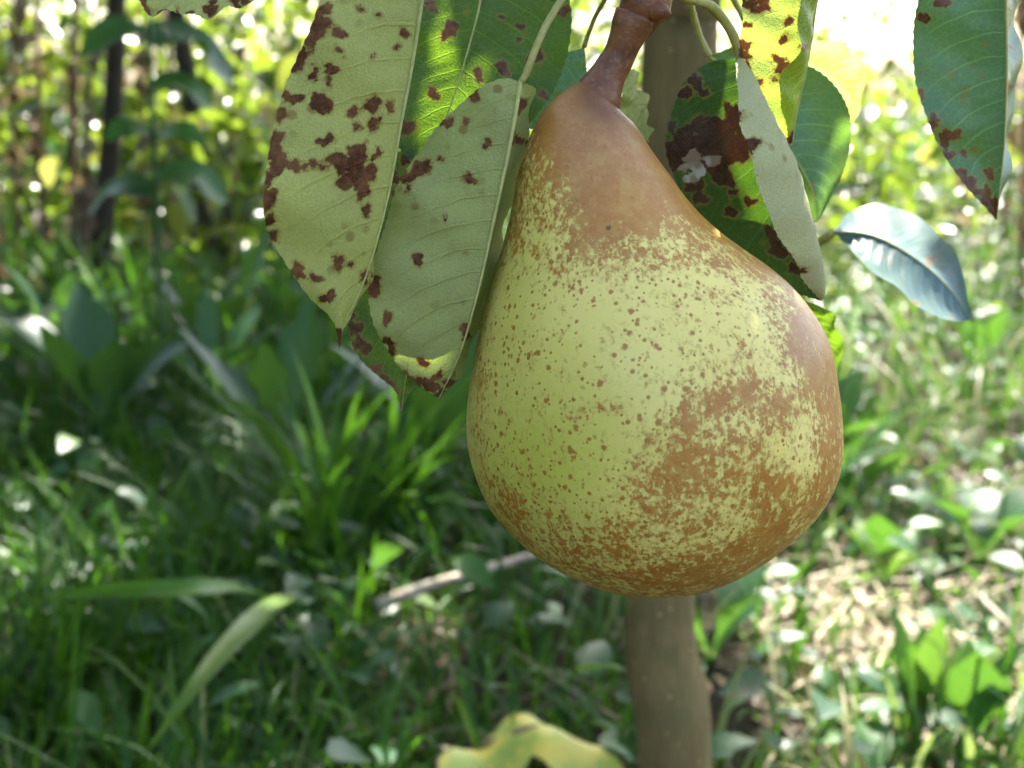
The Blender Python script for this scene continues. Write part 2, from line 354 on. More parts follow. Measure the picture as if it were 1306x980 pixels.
# russet cover: cap round the stalk, right cheek and the patches low on the right
lim_y = np.interp(fx, [640, 665, 690, 720, 760, 800, 850, 900, 950, 1000], [120, 150, 200, 270, 325, 320, 300, 312, 335, 360])
cap = SB(lim_y-fy, -62, 58)
fields = [cap*.999, G(1042, 440, 30, 80, .98, -.15), G(1060, 520, 20, 70, .85), G(1030, 400, 16, 40, .6), G(970, 525, 40, 30, .72), G(990, 612, 50, 24, .75, -.35), G(880, 595, 34, 50, .55, .3),
          G(930, 590, 36, 24, .40), G(868, 535, 42, 13, .45, -.35), G(930, 505, 40, 14, .34), G(840, 630, 60, 44, .40), G(1000, 668, 60, 26, .80, -.6), G(930, 715, 70, 24, .60, -.2),
          G(800, 700, 60, 34, .46, .2), G(850, 745, 110, 20, .52), G(700, 690, 60, 26, .42, .6), G(640, 640, 24, 50, .36, -.3), G(660, 250, 20, 70, .46, .2), G(715, 320, 50, 30, .46),
          G(690, 230, 30, 40, .45), G(905, 375, 26, 8, .45, .1), G(800, 400, 180, 70, .10), G(985, 345, 40, 14, .45, .6), G(612, 500, 10, 90, .36), G(690, 560, 50, 70, .18), G(745, 525, 36, 6, .40, -.3),
          G(1055, 590, 14, 50, .5), G(850, 335, 90, 14, .40, -.05), G(950, 440, 60, 40, .20), G(840, 560, 130, 150, .12)]
keep = 1-G(935, 535, 10, 14, .5)-G(1030, 575, 16, 50, .42, .2)-G(760, 600, 25, 50, .2)
rus = 1-np.prod([1-f for f in fields], axis=0); rus = np.clip(rus*np.clip(keep, 0, 1), 0, 1)+.35*SB(lim_y-fy, 25, 105)
rus = np.where(front, rus, np.clip(rus*.6+.25, 0, 1))
green = np.clip(G(700, 600, 70, 70, .75)+G(640, 480, 50, 120, .35)+G(665, 320, 25, 80, .35)+G(760, 480, 60, 80, .25), 0, 1)
warm = np.clip(G(770, 170, 60, 50, .7)+G(1030, 430, 30, 60, .5), 0, 1)
Fp = [];
ii = np.arange(NR*NS).reshape(NR, NS); jj = np.roll(ii, -1, 1)
Fp = np.stack([ii[:-1], ii[1:], jj[1:], jj[:-1]], -1).reshape(-1, 4)
add_obj('body', make_mesh('pear_body', Vp-base, Fp, M_PEAR, {'russet': rus, 'green': green, 'warm': warm, 'tip': np.clip(G(766, 118, 34, 22, 1.0, .75)+G(770, 150, 50, 30, .25), 0, .85)}), pear)
def pxr(px, py, dy, r):
    p = Q(px, py, dy); _, _, dep = project(p); return (*p, r*S*dep)
def ptube(name, spec, mat, parent, org, n=30, seg=16, lump=.02):
    pts = catmull([pxr(*s) for s in spec], n)
    me = tube_mesh(name, pts[:, :3], pts[:, 3], mat, seg, lump, org); return add_obj(name, me, parent)
ptube('stalk', [(754, 140, 0, 27), (760, 128, 0, 32), (765, 117, 0, 30.5), (771, 105, 0, 26), (779, 90, 0, 22.5), (788, 74, 0, 21), (796, 55, 0, 22), (804, 36, 0, 25.5), (811, 20, 0, 27)], M_STEM, pear, base, 40, 24, .018)
# withered calyx under the pear
cz = ptube('calyx', [(826, 728, 0, 13), (826, 737, 0, 12), (826, 743, 0, 9)], M_STEM, pear, base, 10, 14, .12)

# ------------------------------------------------------------------ pear tree
TY = 0.62
tree = thing('pear_tree', 'slender young pear tree with grey-brown trunk and spotted leaves around the pear', 'tree', (*at_y(862, 980, TY)[:2], 0))
TB = np.array(tree.location)
tr_pts = []
for px, py, r in ((875, -60, 49), (868, 0, 48), (866, 100, 47.5), (860, 250, 46.5), (852, 450, 45), (845, 650, 44), (842, 790, 43), (844, 840, 45), (854, 885, 49), (859, 930, 47), (860, 980, 46), (862, 1040, 47)):
    p = at_y(px, py, TY); tr_pts.append((*p, r*S*project(p)[2]))
p0 = tr_pts[-1]; tr_pts += [(p0[0]-.002, TY+.003, .10, .0185), (p0[0]-.004, TY+.004, .03, .022), (p0[0]-.004, TY+.004, -.06, .027)]
pt = tr_pts[0]; tr_pts = [(pt[0]+.09, TY+.08, 1.75, .006), (pt[0]+.05, TY+.03, 1.35, .012), (pt[0]+.019, TY+.004, .95, .0155)] + tr_pts
tp = catmull(tr_pts, 120); add_obj('trunk', tube_mesh('trunk', tp[:, :3], tp[:, 3], M_TRUNK, 28, .012, TB), tree)
# fruiting spur and the branch that carries it
ptube('spur', [(806, 40, .001, 22), (813, 22, .001, 28), (821, 8, .001, 33), (829, -8, .002, 32), (838, -30, .004, 27), (846, -60, .008, 24), (856, -100, .014, 22)], M_STEM, tree, TB, 36, 22, .03)
ptube('bud_scar', [(836, 14, -.002, 14), (846, 16, -.003, 11), (853, 21, -.003, 5)], M_STEM, tree, TB, 12, 12, .05)
b0 = Q(852, -90, .012); bt = np.array([tp[40][0], TY, .74])
bp = catmull([(*b0, .0035), (b0[0]+.004, b0[1]+.05, b0[2]+.035, .005), (b0[0]+.012, b0[1]+.16, b0[2]+.065, .007), (tp[30][0], TY-.005, .83, .010)], 40)
add_obj('branch', tube_mesh('branch', bp[:, :3], bp[:, 3], M_TRUNK, 14, .03, TB), tree)

def make_leaf(label, mid, left, right, mat, spots=(), scars=(), bl=.0, br=.0, petiole=None, rib=0, NU=120, NV=30, serr=.00013, flip=False, wave=.0009, ribmat=None, pr=(4.5, 4.2)):
    """a leaf lofted through its midrib and both margins (px, py, metres behind the pear's plane)"""
    cm, cl, cr = [catmull(np.array([(*Q(*p), p[0], p[1]) for p in c]), NU) for c in (mid, left, right)]
    t = np.linspace(0, 1, NV+1); V, UVc, PXY = [], [], []
    ph = rng.uniform(0, 6.28, 4); u = np.linspace(0, 1, NU)
    for i in range(NU):
        m, a, c = cm[i], cl[i], cr[i]
        row = []
        for side, e, bulge in ((-1, a, bl), (1, c, br)):
            ts = t[::-1] if side < 0 else t[1:]
            dirv = e[:3]-m[:3]; L = np.linalg.norm(dirv)+1e-9
            tan = cm[min(i+1, NU-1), :3]-cm[max(i-1, 0), :3]; nrm = np.cross(tan, dirv); nn = np.linalg.norm(nrm); nrm = nrm/(nn+1e-12)*side
            env = math.sin(math.pi*min(1, max(0, u[i])))**.5
            for tt in ts:
                p = m + (e-m)*tt
                off = bulge*math.sin(math.pi*tt)*env + wave*env*tt*(math.sin(u[i]*21+ph[0]+side)+.7*math.sin(u[i]*37+ph[1]+tt*3))
                # quilting between the side veins
                off += .00012*env*math.sin(2*math.pi*(u[i]*13-2.3*tt**1.35))*math.sin(math.pi*min(1, tt*1.3+.05))
                if tt == 1: p = p + np.array([*(dirv/L*serr*math.sin(i*1.9+ph[2])), 0, 0])
                row.append((*(p[:3]+nrm*off), p[3], p[4])); UVc.append((u[i], .5+side*tt*.5))
        V += row
    V = np.array(V); UVc = np.array(UVc); n1 = 2*NV+1
    def field(sp):
        f = np.full(len(V), -3.0)
        for s in sp:
            dx_, dy_ = V[:, 3]-s[0], V[:, 4]-s[1]; th = np.arctan2(dy_, dx_); q = random.uniform(0, 6.28)
            rr = s[2]*1.04*(1+.26*np.sin(2*th+q)+.20*np.sin(3*th+2*q)+.14*np.sin(5*th+3*q)+.10*np.sin(8*th-q))
            f = np.maximum(f, (rr-np.hypot(dx_, dy_))/9.0)
        return f
    ix = np.arange(NU*n1).reshape(NU, n1)
    Fq = np.stack([ix[:-1, :-1], ix[1:, :-1], ix[1:, 1:], ix[:-1, 1:]], -1).reshape(-1, 4)
    if not flip: Fq = Fq[:, ::-1]
    me = make_mesh('leaf', V[:, :3]-TB, Fq, mat, {'spot': field(spots), 'scar': field(scars)}, UVc)
    lf = add_obj('leaf', me, tree, label)
    if rib:
        w_ = np.interp(u, [0, .1, .8, 1], [rib, rib, rib*.45, rib*.2])*S*.28
        side_n = np.cross(cm[NU//2+1, :3]-cm[NU//2-1, :3], cl[NU//2, :3]-cm[NU//2, :3]); side_n /= np.linalg.norm(side_n)
        add_obj('midrib', tube_mesh('midrib', cm[:, :3]+np.array([0, -.0001, 0]), w_, ribmat or M_RIB, 8, .0, TB), lf)
    if petiole:
        pp = [(*p, pr[0] if k == 0 else pr[1]) for k, p in enumerate(petiole)]
        ptube('petiole', [(*p[:3], p[3]) for p in pp], ribmat or M_PET, lf, TB, 30, 12, .02)
    return lf

# camera sees the back face when the loft's winding is reversed; flip=True shows the upper face
SP_A = [(411, 13, 8), (407, 29, 10), (398, 42, 13), (426, 42, 8), (384, 71, 9), (379, 87, 8), (426, 64, 5), (431, 74, 3), (513, 42, 5), (503, 61, 4), (400, 87, 5), (418, 88, 7),
        (397, 98, 6), (415, 103, 4), (369, 124, 9), (380, 125, 6), (357, 146, 8), (404, 133, 11), (412, 134, 9), (445, 143, 6), (468, 135, 7), (475, 127, 5), (495, 135, 6), (476, 154, 6), (473, 163, 5),
        (452, 161, 5), (406, 178, 7), (416, 171, 5), (349, 174, 9), (348, 190, 11), (353, 206, 11), (368, 211, 7), (381, 211, 5), (394, 206, 5), (404, 211, 5), (432, 206, 15), (449, 199, 15), (445, 225, 17),
        (461, 222, 13), (458, 245, 9), (477, 196, 7), (455, 186, 7), (463, 267, 8), (337, 225, 8), (336, 248, 10), (336, 264, 7), (343, 283, 6), (349, 302, 6), (428, 332, 8), (445, 336, 4), (379, 346, 8),
        (400, 352, 7), (414, 377, 8), (464, 352, 7), (433, 424, 7), (433, 440, 10), (455, 12, 4), (470, 70, 3), (480, 20, 4), (377, 342, 7)]
make_leaf('big pale green leaf, underside out, with large brown blotches, left of the pear',
    [(548, -70, -.012), (538, 0, -.012), (526, 80, -.012), (511, 160, -.013), (497, 240, -.013), (480, 310, -.014), (460, 370, -.014), (440, 412, -.015), (432, 446, -.015)],
    [(548, -70, -.012), (440, -60, -.016), (408, 0, -.018), (385, 60, -.020), (358, 130, -.022), (344, 190, -.024), (333, 245, -.025), (341, 290, -.024), (362, 332, -.022), (392, 377, -.019), (420, 404, -.017), (429, 425, -.016), (432, 446, -.015)],
    [(548, -70, -.012), (530, -30, .002), (512, 60, .008), (500, 160, .010), (495, 240, .006), (488, 300, -.002), (474, 350, -.008), (450, 405, -.013), (436, 425, -.014), (432, 446, -.015)],
    M_LA, SP_A, bl=.0022, br=-.0004, rib=2.8, petiole=[(548, -70, -.012), (570, -130, -.005), (640, -200, .01)])
SP_B = [(604, 120, 9), (571, 157, 7), (567, 143, 5), (622, 183, 6), (532, 219, 10), (542, 215, 8), (513, 222, 9), (601, 228, 6), (522, 243, 4), (571, 278, 4), (563, 203, 3), (595, 154, 4), (667, 135, 8), (660, 177, 8),
        (534, 330, 7), (475, 359, 8), (478, 372, 6), (495, 404, 6), (495, 436, 6), (497, 452, 8), (486, 458, 5), (539, 462, 6), (517, 483, 8), (532, 487, 7), (549, 491, 9), (571, 488, 6), (558, 478, 6), (595, 420, 7), (596, 430, 6), (561, 503, 7)]
make_leaf('grey-green leaf, underside out, with small brown spots, against the left of the pear',
    [(664, 104, -.006), (657, 145, -.008), (648, 195, -.009), (630, 280, -.010), (610, 370, -.011), (587, 450, -.010), (560, 508, -.008)],
    [(664, 104, -.006), (640, 101, -.006), (600, 122, -.006), (552, 168, -.006), (517, 220, -.007), (494, 275, -.008), (477, 335, -.009), (470, 372, -.009), (480, 420, -.010), (502, 461, -.010), (532, 490, -.009), (560, 508, -.008)],
    [(664, 104, -.006), (684, 122, .002), (668, 190, .010), (655, 260, .014), (641, 330, .014), (616, 410, .008), (597, 455, .002), (575, 490, -.004), (560, 508, -.008)],
    M_LB, SP_B, bl=.0016, br=-.001, rib=3.0, petiole=[(664, 106, -.006), (672, 92, -.006), (683, 62, -.006), (699, 28, -.005), (722, -6, -.003), (760, -40, 0)], pr=(4.0, 4.8))
SP_C = [(571, 37, 10), (548, 3, 9), (609, 93, 7), (641, 83, 8), (662, 47, 4), (683, 70, 8), (719, 14, 6), (694, 122, 6), (551, 117, 7), (513, 160, 10), (664, 32, 4), (640, 20, 3)]
make_leaf('dark green veined leaf behind the pale leaves, crossed by a bright sun patch',
    [(625, -90, .028), (613, 0, .022), (598, 60, .020), (580, 120, .018), (560, 170, .017), (530, 212, .017)],
    [(625, -90, .028), (560, -60, .026), (515, -10, .024), (495, 60, .023), (490, 120, .021), (500, 175, .019), (530, 212, .017)],
    [(625, -90, .028), (700, -60, .022), (726, 0, .020), (728, 45, .019), (716, 92, .018), (690, 142, .017), (640, 185, .017), (570, 210, .017), (530, 212, .017)],
    M_LC, SP_C, bl=-.002, br=-.002, flip=True, petiole=[(625, -90, .028), (660, -140, .025), (740, -160, .02)], rib=2.0)
SP_D = [(452, 418, 8), (458, 440, 7), (468, 445, 5), (477, 470, 6), (493, 487, 7), (505, 500, 4), (447, 405, 5), (512, 520, 4), (500, 225, 9), (505, 250, 7), (490, 200, 8), (515, 205, 5)]
make_leaf('green leaf tip with brown scorched edge hanging under the pale leaves',
    [(555, 180, .022), (548, 280, .018), (535, 380, .012), (520, 470, .008), (512, 524, .006)],
    [(555, 180, .022), (500, 200, .024), (470, 260, .020), (455, 330, .016), (444, 400, .012), (454, 450, .010), (480, 478, .008), (503, 498, .007), (512, 524, .006)],
    [(555, 180, .022), (610, 220, .020), (620, 300, .016), (600, 400, .012), (560, 470, .009), (525, 500, .007), (512, 524, .006)],
    M_LC, SP_D, bl=-.001, br=-.001, flip=True, petiole=[(555, 180, .022), (575, 120, .026), (620, 40, .03)], rib=2)
SP_E = [(902, 180, 24), (924, 180, 22), (873, 190, 22), (934, 154, 14), (915, 218, 18), (886, 106, 8), (896, 120, 6), (873, 119, 8), (890, 154, 4), (855, 161, 5), (892, 254, 8), (928, 272, 7), (931, 249, 5),
        (953, 260, 6), (886, 240, 9), (979, 299, 7), (988, 320, 11), (860, 205, 16), (1010, 345, 8), (940, 200, 12), (925, 140, 5)]
SC_E = [(884, 206, 11), (889, 222, 9), (905, 208, 8), (912, 204, 5), (878, 228, 6), (873, 214, 6)]
make_leaf('dark green leaf with one big black-brown blotch, its pale edge rolled over, right of the stalk',
    [(942, 74, .028), (960, 118, .022), (982, 158, .020), (1008, 196, .018), (1025, 240, .018), (1038, 295, .018), (1050, 352, .018), (1047, 384, .018)],
    [(942, 74, .028), (905, 80, .034), (878, 100, .036), (858, 135, .038), (849, 170, .038), (856, 215, .038), (885, 275, .036), (940, 330, .032), (1000, 368, .024), (1047, 384, .018)],
    [(942, 74, .028), (938, 86, .020), (942, 130, .008), (955, 200, .002), (972, 250, .002), (992, 296, .004), (1019, 348, .010), (1035, 370, .014), (1047, 384, .018)],
    M_LD, SP_E, SC_E, bl=-.002, br=-.0035, flip=True, serr=.0002, wave=.0004,
    petiole=[(943, 80, .028), (942, 64, .028), (930, 36, .026), (906, 8, .022), (872, -4, .016), (850, -20, .012)], pr=(4, 6.5))
SP_F = [(963, 10, 9), (974, 5, 7), (950, 6, 6), (1004, 27, 5), (997, 51, 5), (990, 75, 6), (997, 82, 7), (993, 90, 5), (963, 106, 6), (966, 122, 5), (950, 58, 7), (951, 71, 5), (953, 85, 5), (1009, 176, 6), (948, 31, 4), (958, 100, 4), (985, 102, 3), (1018, 60, 3)]
make_leaf('sunlit yellow-green leaf with brown spots, its right edge folded over, above the rolled leaf',
    [(1062, -80, .030), (1042, 0, .030), (1035, 50, .030), (1027, 95, .030), (1017, 140, .030), (1010, 186, .030)],
    [(1062, -80, .030), (975, -60, .028), (947, 0, .026), (944, 50, .026), (946, 92, .026), (956, 128, .027), (975, 156, .028), (998, 178, .029), (1010, 186, .030)],
    [(1062, -80, .030), (1050, -60, .022), (1024, 0, .020), (1019, 40, .020), (1008, 80, .021), (995, 118, .023), (998, 150, .027), (1010, 186, .030)],
    M_LF, SP_F, bl=.001, br=-.001, rib=2.5, petiole=[(1062, -80, .03), (1050, -140, .025), (960, -190, .02)])
make_leaf('round bluish-green leaf behind the rolled leaf',
    [(905, 72, .060), (950, 110, .056), (1000, 180, .052), (1035, 240, .050), (1042, 284, .048)],
    [(905, 72, .060), (900, 130, .064), (910, 200, .062), (950, 260, .058), (1000, 285, .052), (1042, 284, .048)],
    [(905, 72, .060), (950, 58, .060), (1015, 76, .056), (1062, 105, .052), (1085, 155, .050), (1080, 205, .049), (1062, 250, .048), (1042, 284, .048)],
    M_LG, [(1075, 230, 5), (1025, 250, 4)], bl=-.002, br=-.003, flip=True, rib=2.0, petiole=[(905, 72, .06), (890, 40, .06), (875, -20, .05)])
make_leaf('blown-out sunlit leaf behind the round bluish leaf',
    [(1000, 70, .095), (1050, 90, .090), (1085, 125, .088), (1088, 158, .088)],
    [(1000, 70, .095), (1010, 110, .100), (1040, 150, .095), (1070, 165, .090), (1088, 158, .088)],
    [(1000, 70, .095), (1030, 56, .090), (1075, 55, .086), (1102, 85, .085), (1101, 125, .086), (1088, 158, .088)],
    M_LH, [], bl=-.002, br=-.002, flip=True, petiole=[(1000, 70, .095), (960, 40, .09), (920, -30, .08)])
make_leaf('glossy leaf tinted blue-grey for sky sheen with white sun glare to the right of the pear',
    [(1064, 296, .115), (1110, 300, .108), (1160, 325, .104), (1205, 362, .102), (1240, 408, .100)],
    [(1064, 296, .115), (1100, 334, .092), (1140, 366, .086), (1180, 396, .086), (1215, 410, .092), (1240, 408, .100)],
    [(1064, 296, .115), (1085, 270, .134), (1120, 261, .140), (1165, 274, .138), (1202, 302, .130), (1226, 342, .118), (1240, 408, .100)],
    M_LI, [(1195, 325, 4), (1170, 385, 4)], bl=-.002, br=-.003, wave=.0003, flip=True, petiole=[(1064, 296, .115), (1040, 312, .12), (1000, 330, .13), (930, 380, .17)], rib=2, pr=(5, 6))
SP_J = [(1205, 3, 9), (1177, 23, 7), (1173, 120, 6), (1190, 156, 9), (1205, 177, 9), (1217, 173, 8), (1208, 200, 7), (1230, 196, 4), (1230, 230, 10), (1239, 236, 9), (1262, 222, 6), (1257, 249, 10), (1267, 264, 9), (1220, 221, 6), (1270, 275, 8), (1291, 60, 4), (1288, 110, 4)]
make_leaf('blue-green hanging leaf with purple-brown blotches near its tip, apart from the others on the right',
    [(1285, -90, .032), (1283, 0, .034), (1284, 90, .035), (1281, 180, .035), (1275, 240, .035), (1271, 281, .035)],
    [(1285, -90, .032), (1200, -70, .034), (1170, 0, .036), (1165, 75, .038), (1172, 122, .038), (1186, 162, .038), (1207, 203, .038), (1232, 238, .037), (1256, 264, .036), (1271, 281, .035)],
    [(1285, -90, .032), (1310, -60, .046), (1303, 0, .052), (1297, 90, .054), (1291, 170, .050), (1281, 235, .042), (1271, 281, .035)],
    M_LG, SP_J, bl=-.0025, br=-.001, flip=True, rib=2.5, petiole=[(1285, -90, .032), (1270, -150, .03), (1150, -230, .03)])
make_leaf('small dark leaf half hidden behind the right cheek of the pear',
    [(1000, 370, .07), (1030, 400, .062), (1055, 440, .058), (1068, 478, .056)],
    [(1000, 370, .07), (990, 410, .07), (1010, 450, .066), (1040, 475, .060), (1068, 478, .056)],
    [(1000, 370, .07), (1035, 385, .060), (1060, 402, .056), (1075, 438, .055), (1068, 478, .056)],
    M_LC, [], flip=True, petiole=[(1000, 370, .07), (960, 330, .08), (930, 300, .1)])
make_leaf('narrow pale and dark green leaf between the stalk and the trunk',
    [(800, 85, .030), (808, 120, .030), (818, 150, .030), (828, 182, .030)],
    [(800, 85, .030), (788, 110, .026), (790, 150, .026), (808, 175, .028), (828, 182, .030)],
    [(800, 85, .030), (812, 95, .040), (822, 125, .040), (829, 155, .036), (828, 182, .030)],
    M_LA, [], petiole=[(800, 85, .03), (796, 50, .028), (815, 10, .02)], pr=(3, 3))
make_leaf('teal leaf just behind the left shoulder of the pear',
    [(745, 60, .04), (715, 95, .038), (690, 130, .036), (676, 165, .034)],
    [(745, 60, .04), (705, 75, .040), (680, 110, .038), (668, 145, .036), (676, 165, .034)],
    [(745, 60, .04), (748, 100, .036), (730, 140, .034), (700, 165, .034), (676, 165, .034)],
    M_LG, [], flip=True, petiole=[(745, 60, .04), (760, 20, .035), (790, -30, .02)], pr=(3, 3))
make_leaf('pale leaf with brown scalloped edge, apart from the others at the upper left',
    [(170, -40, -.004), (220, -22, -.004), (280, -16, -.004), (332, -4, -.004)],
    [(170, -40, -.004), (178, 4, -.008), (200, 16, -.010), (235, 19, -.010), (270, 18, -.010), (300, 12, -.008), (332, -4, -.004)],
    [(170, -40, -.004), (220, -60, .006), (280, -50, .006), (332, -4, -.004)],
    M_LA, [(205, 16, 5), (240, 19, 4), (268, 10, 6), (270, 0, 5), (300, 6, 6), (225, 20, 4), (182, 6, 7), (315, 2, 5)], petiole=[(332, -4, -.004), (380, -60, 0), (500, -140, .01)], pr=(3, 4))

# ------------------------------------------------------------------ mass foliage helpers
def leaf_template(n=5, fold=.18, droop=.25, wide=.5):
    """unit leaf along +X, length 1: n stations of (left, mid, right)"""
    u = np.linspace(0, 1, n); wdt = wide*np.sin(np.pi*np.clip(u*.93+.07, 0, 1)**.8)**.9; wdt[-1] = .01; wdt[0] = max(wdt[0], .03)
    V = []
    for a, b_ in zip(u, wdt):
        z = -droop*a*a; V += [(a, -b_*.5, z+fold*b_), (a, 0, z), (a, b_*.5, z+fold*b_)]
    ix = np.arange(3*n).reshape(n, 3)
    F = np.stack([ix[:-1, :-1], ix[1:, :-1], ix[1:, 1:], ix[:-1, 1:]], -1).reshape(-1, 4)
    return np.array(V), F
def rot_mats(yaw, pitch, roll):
    cy, sy, cp, sp, cr, sr = np.cos(yaw), np.sin(yaw), np.cos(pitch), np.sin(pitch), np.cos(roll), np.sin(roll)
    z = np.zeros_like(cy); o = np.ones_like(cy)
    Rz = np.stack([cy, -sy, z, sy, cy, z, z, z, o], -1).reshape(-1, 3, 3)
    Ry = np.stack([cp, z, sp, z, o, z, -sp, z, cp], -1).reshape(-1, 3, 3)
    Rx = np.stack([o, z, z, z, cr, -sr, z, sr, cr], -1).reshape(-1, 3, 3)
    return Rz @ Ry @ Rx
def scatter(tmpl, pos, size, yaw, pitch, roll, tint, centre=True):
    TV, TF = tmpl; R = rot_mats(yaw, pitch, roll); n = len(pos)
    TV = TV - np.array([.5, 0, 0]) if centre else TV
    V = np.einsum('nij,kj->nki', R, TV)*size[:, None, None] + pos[:, None, :]
    F = (TF[None] + (np.arange(n)*len(TV))[:, None, None]).reshape(-1, 4)
    t = np.repeat(tint, len(TV))
    return V.reshape(-1, 3), F, t
def in_frame(P, mx=60, my=60, far=99):
    x, y, d = project(P); return (d > .02) & (x > -mx) & (x < 1306+mx) & (y > -my) & (y < 980+my)
# places the photograph shows in sun: (point, radius); crowns leave the light through there
LIT = []
def lit(p, r): LIT.append((np.asarray(p, float), r))
for px, py, dy, r in ((552, 146, .018, .002), (580, 120, .018, .002), (566, 134, .018, .002), (588, 110, .018, .002), (985, 50, .028, .007), (990, 110, .029, .008), (975, 15, .027, .003), (1070, 100, .088, .016), (1140, 300, .115, .012), (1165, 325, .105, .008), (1120, 285, .125, .008)):
    lit(Q(px, py, dy), r)
for px, py, z, r in ((1130, 800, .03, .08), (1180, 830, .03, .08), (1090, 780, .03, .07), (1215, 815, .03, .07), (1190, 712, .04, .08), (1240, 720, .04, .07), (1165, 780, .12, .05), (1280, 780, .03, .03), (1060, 960, .03, .02),
                     (545, 750, .03, .025), (500, 765, .03, .02), (95, 700, .08, .015), (40, 490, .12, .02), (60, 565, .1, .02), (440, 70, .2, .03), (560, 780, .03, .02), (930, 690, .1, .02), (1280, 640, .1, .04)):
    lit(on_ground(px, py, z), r)
for k in range(44):
    px, py = random.uniform(1040, 1306), random.uniform(60, 350); lit(on_ground(px, max(py, 70), .15), random.uniform(.04, .16))
for k in range(38):
    px, py = random.uniform(0, 330), random.uniform(40, 330); lit(at_y(px, py, random.uniform(2.6, 4.2)), random.uniform(.015, .08))
for k in range(26):
    px, py = random.uniform(0, 600), 280+670*random.random()**1.5; lit(on_ground(px, py, .08), random.uniform(.004, .022))
for k in range(20):
    px, py = random.uniform(900, 1306), random.uniform(450, 950); lit(on_ground(px, py, .05), random.uniform(.006, .02))
def clear_of_light(P, pad):
    ok = np.ones(len(P), bool)
    for k, (p, r) in enumerate(LIT):
        v = P-p; t = v @ SUN; dist = np.linalg.norm(v - t[:, None]*SUN, axis=1); ok &= ~((t > 0) & (dist < r+(pad*1.25 if k < 11 and pad > .02 else pad)))
    return ok
TL = leaf_template(5, .16, .22, .52)

def crown_mesh(name, centers, size_rng, mat, org, pad=.34):
    P = centers; n = len(P); size = rng.uniform(*size_rng, n)
    keepm = clear_of_light(P, size_rng[1]*pad) & ~in_frame(P, 90, 70); P = P[keepm]; size = size[keepm]; n = len(P)
    V, F, t = scatter(TL, P, size, rng.uniform(0, 6.28, n), rng.uniform(-.2, 1.1, n), rng.uniform(-.7, .7, n), rng.uniform(0, 1, n))
    return make_mesh(name, V-np.asarray(org), F, mat, {'tint': t})
# crown of the pear tree itself: overhead, out of the picture
cc = rng.normal(0, 1, (2600, 3)); cc /= np.linalg.norm(cc, axis=1)[:, None]; cc *= rng.uniform(.35, 1, (2600, 1))**.5
C1 = np.array([.12, .72, 1.32]) + cc*np.array([.55, .55, .48])
add_obj('crown', crown_mesh('crown', C1, (.05, .085), M_CROWN, TB, .45), tree, kind='stuff')
# leaves added out of view along the sun's rays to keep the pear shaded
tg = np.array([Q(rng.uniform(320, 1300), rng.uniform(-30, 790), rng.uniform(-.035, .12)) for _ in range(2600)])
C2 = tg + SUN*rng.uniform(.22, .62, (2600, 1))
C2 = C2[(C2[:, 2] > .58) & (C2[:, 2] < 1.0)]
sh = [(rng.uniform(600, 1075), rng.uniform(100, 760), rng.uniform(-.04, .01)) for _ in range(900)] + [(rng.uniform(340, 720), rng.uniform(0, 500), rng.uniform(-.02, .02)) for _ in range(500)] \
   + [(rng.uniform(850, 1085), rng.uniform(80, 370), rng.uniform(.0, .055)) for _ in range(450)] + [(rng.uniform(1165, 1300), rng.uniform(0, 280), rng.uniform(.03, .05)) for _ in range(160)]
SH = np.array([Q(*q) for q in sh]); E1 = np.cross(SUN, [1, 0, 0]); E1 /= np.linalg.norm(E1); E2 = np.cross(SUN, E1)
LP = np.array([[p @ E1, p @ E2] for p, _ in LIT]); LR = np.array([r_ for _, r_ in LIT])
C2 = C2[clear_of_light(C2, .014)]; have = [np.array([c @ E1, c @ E2]) for c in C2]; extra = []
near = np.linalg.norm(LP[None, :11] - (SH @ np.stack([E1, E2], 1))[:, None], axis=2)
for q, nd in zip(SH, near):
    k2 = np.array([q @ E1, q @ E2])
    if (nd < LR[:11]+np.array([.010]*4+[.010, .010, .008]+[.010]*4)).any(): continue
    if min(np.linalg.norm(np.array(have)-k2, axis=1)) < .006: continue
    c = q + SUN*rng.uniform(.25, .5)
    if c[2] < .62 or in_frame(c[None], 40, 30)[0]: c = q + SUN*.42
    extra.append(c); have.append(k2)
def sunward(P, size):
    n = len(P); az = math.atan2(SUN[1], SUN[0])
    V, F, t = scatter(leaf_template(5, .1, .1, .8), P, size, az+math.pi+rng.normal(0, .35, n), -(math.pi/2-SUN_EL)+rng.normal(0, .3, n), rng.normal(0, .3, n), rng.uniform(0, 1, n))
    return make_mesh('shade_leaves', V-TB, F, M_CROWN, {'tint': t})
EX = np.array(extra); print('shade leaves', len(EX))
add_obj('shade_leaves', sunward(EX, np.full(len(EX), .026)), tree, kind='stuff')
add_obj('shade_leaves', crown_mesh('shade_leaves', C2, (.028, .042), M_CROWN, TB, .42), tree, kind='stuff')
for k in range(9):                                            # limbs that carry the crown
    a = k*2.4; z0 = .85+.08*k; q = tp[np.argmin(np.abs(tp[:, 2]-z0)), :3]; e = q+np.array([math.cos(a)*.42, math.sin(a)*.42, .28+.1*random.random()])
    if in_frame(np.array([e, (q+e)/2]), 60, 40).any(): continue
    if not clear_of_light(np.linspace(q, e, 14)+np.array([0, 0, .02]), .035).all() and any((np.linalg.norm((np.linspace(q, e, 30)-p_) - ((np.linspace(q, e, 30)-p_) @ SUN)[:, None]*SUN, axis=1) < .05).any() for p_, _ in LIT[:11]): continue
    lp = catmull([(*q, .008), (*((q+e)/2+np.array([0, 0, .05])), .006), (*e, .002)], 14)
    add_obj('limb', tube_mesh('limb', lp[:, :3], lp[:, 3], M_TRUNK, 8, .03, TB), tree)

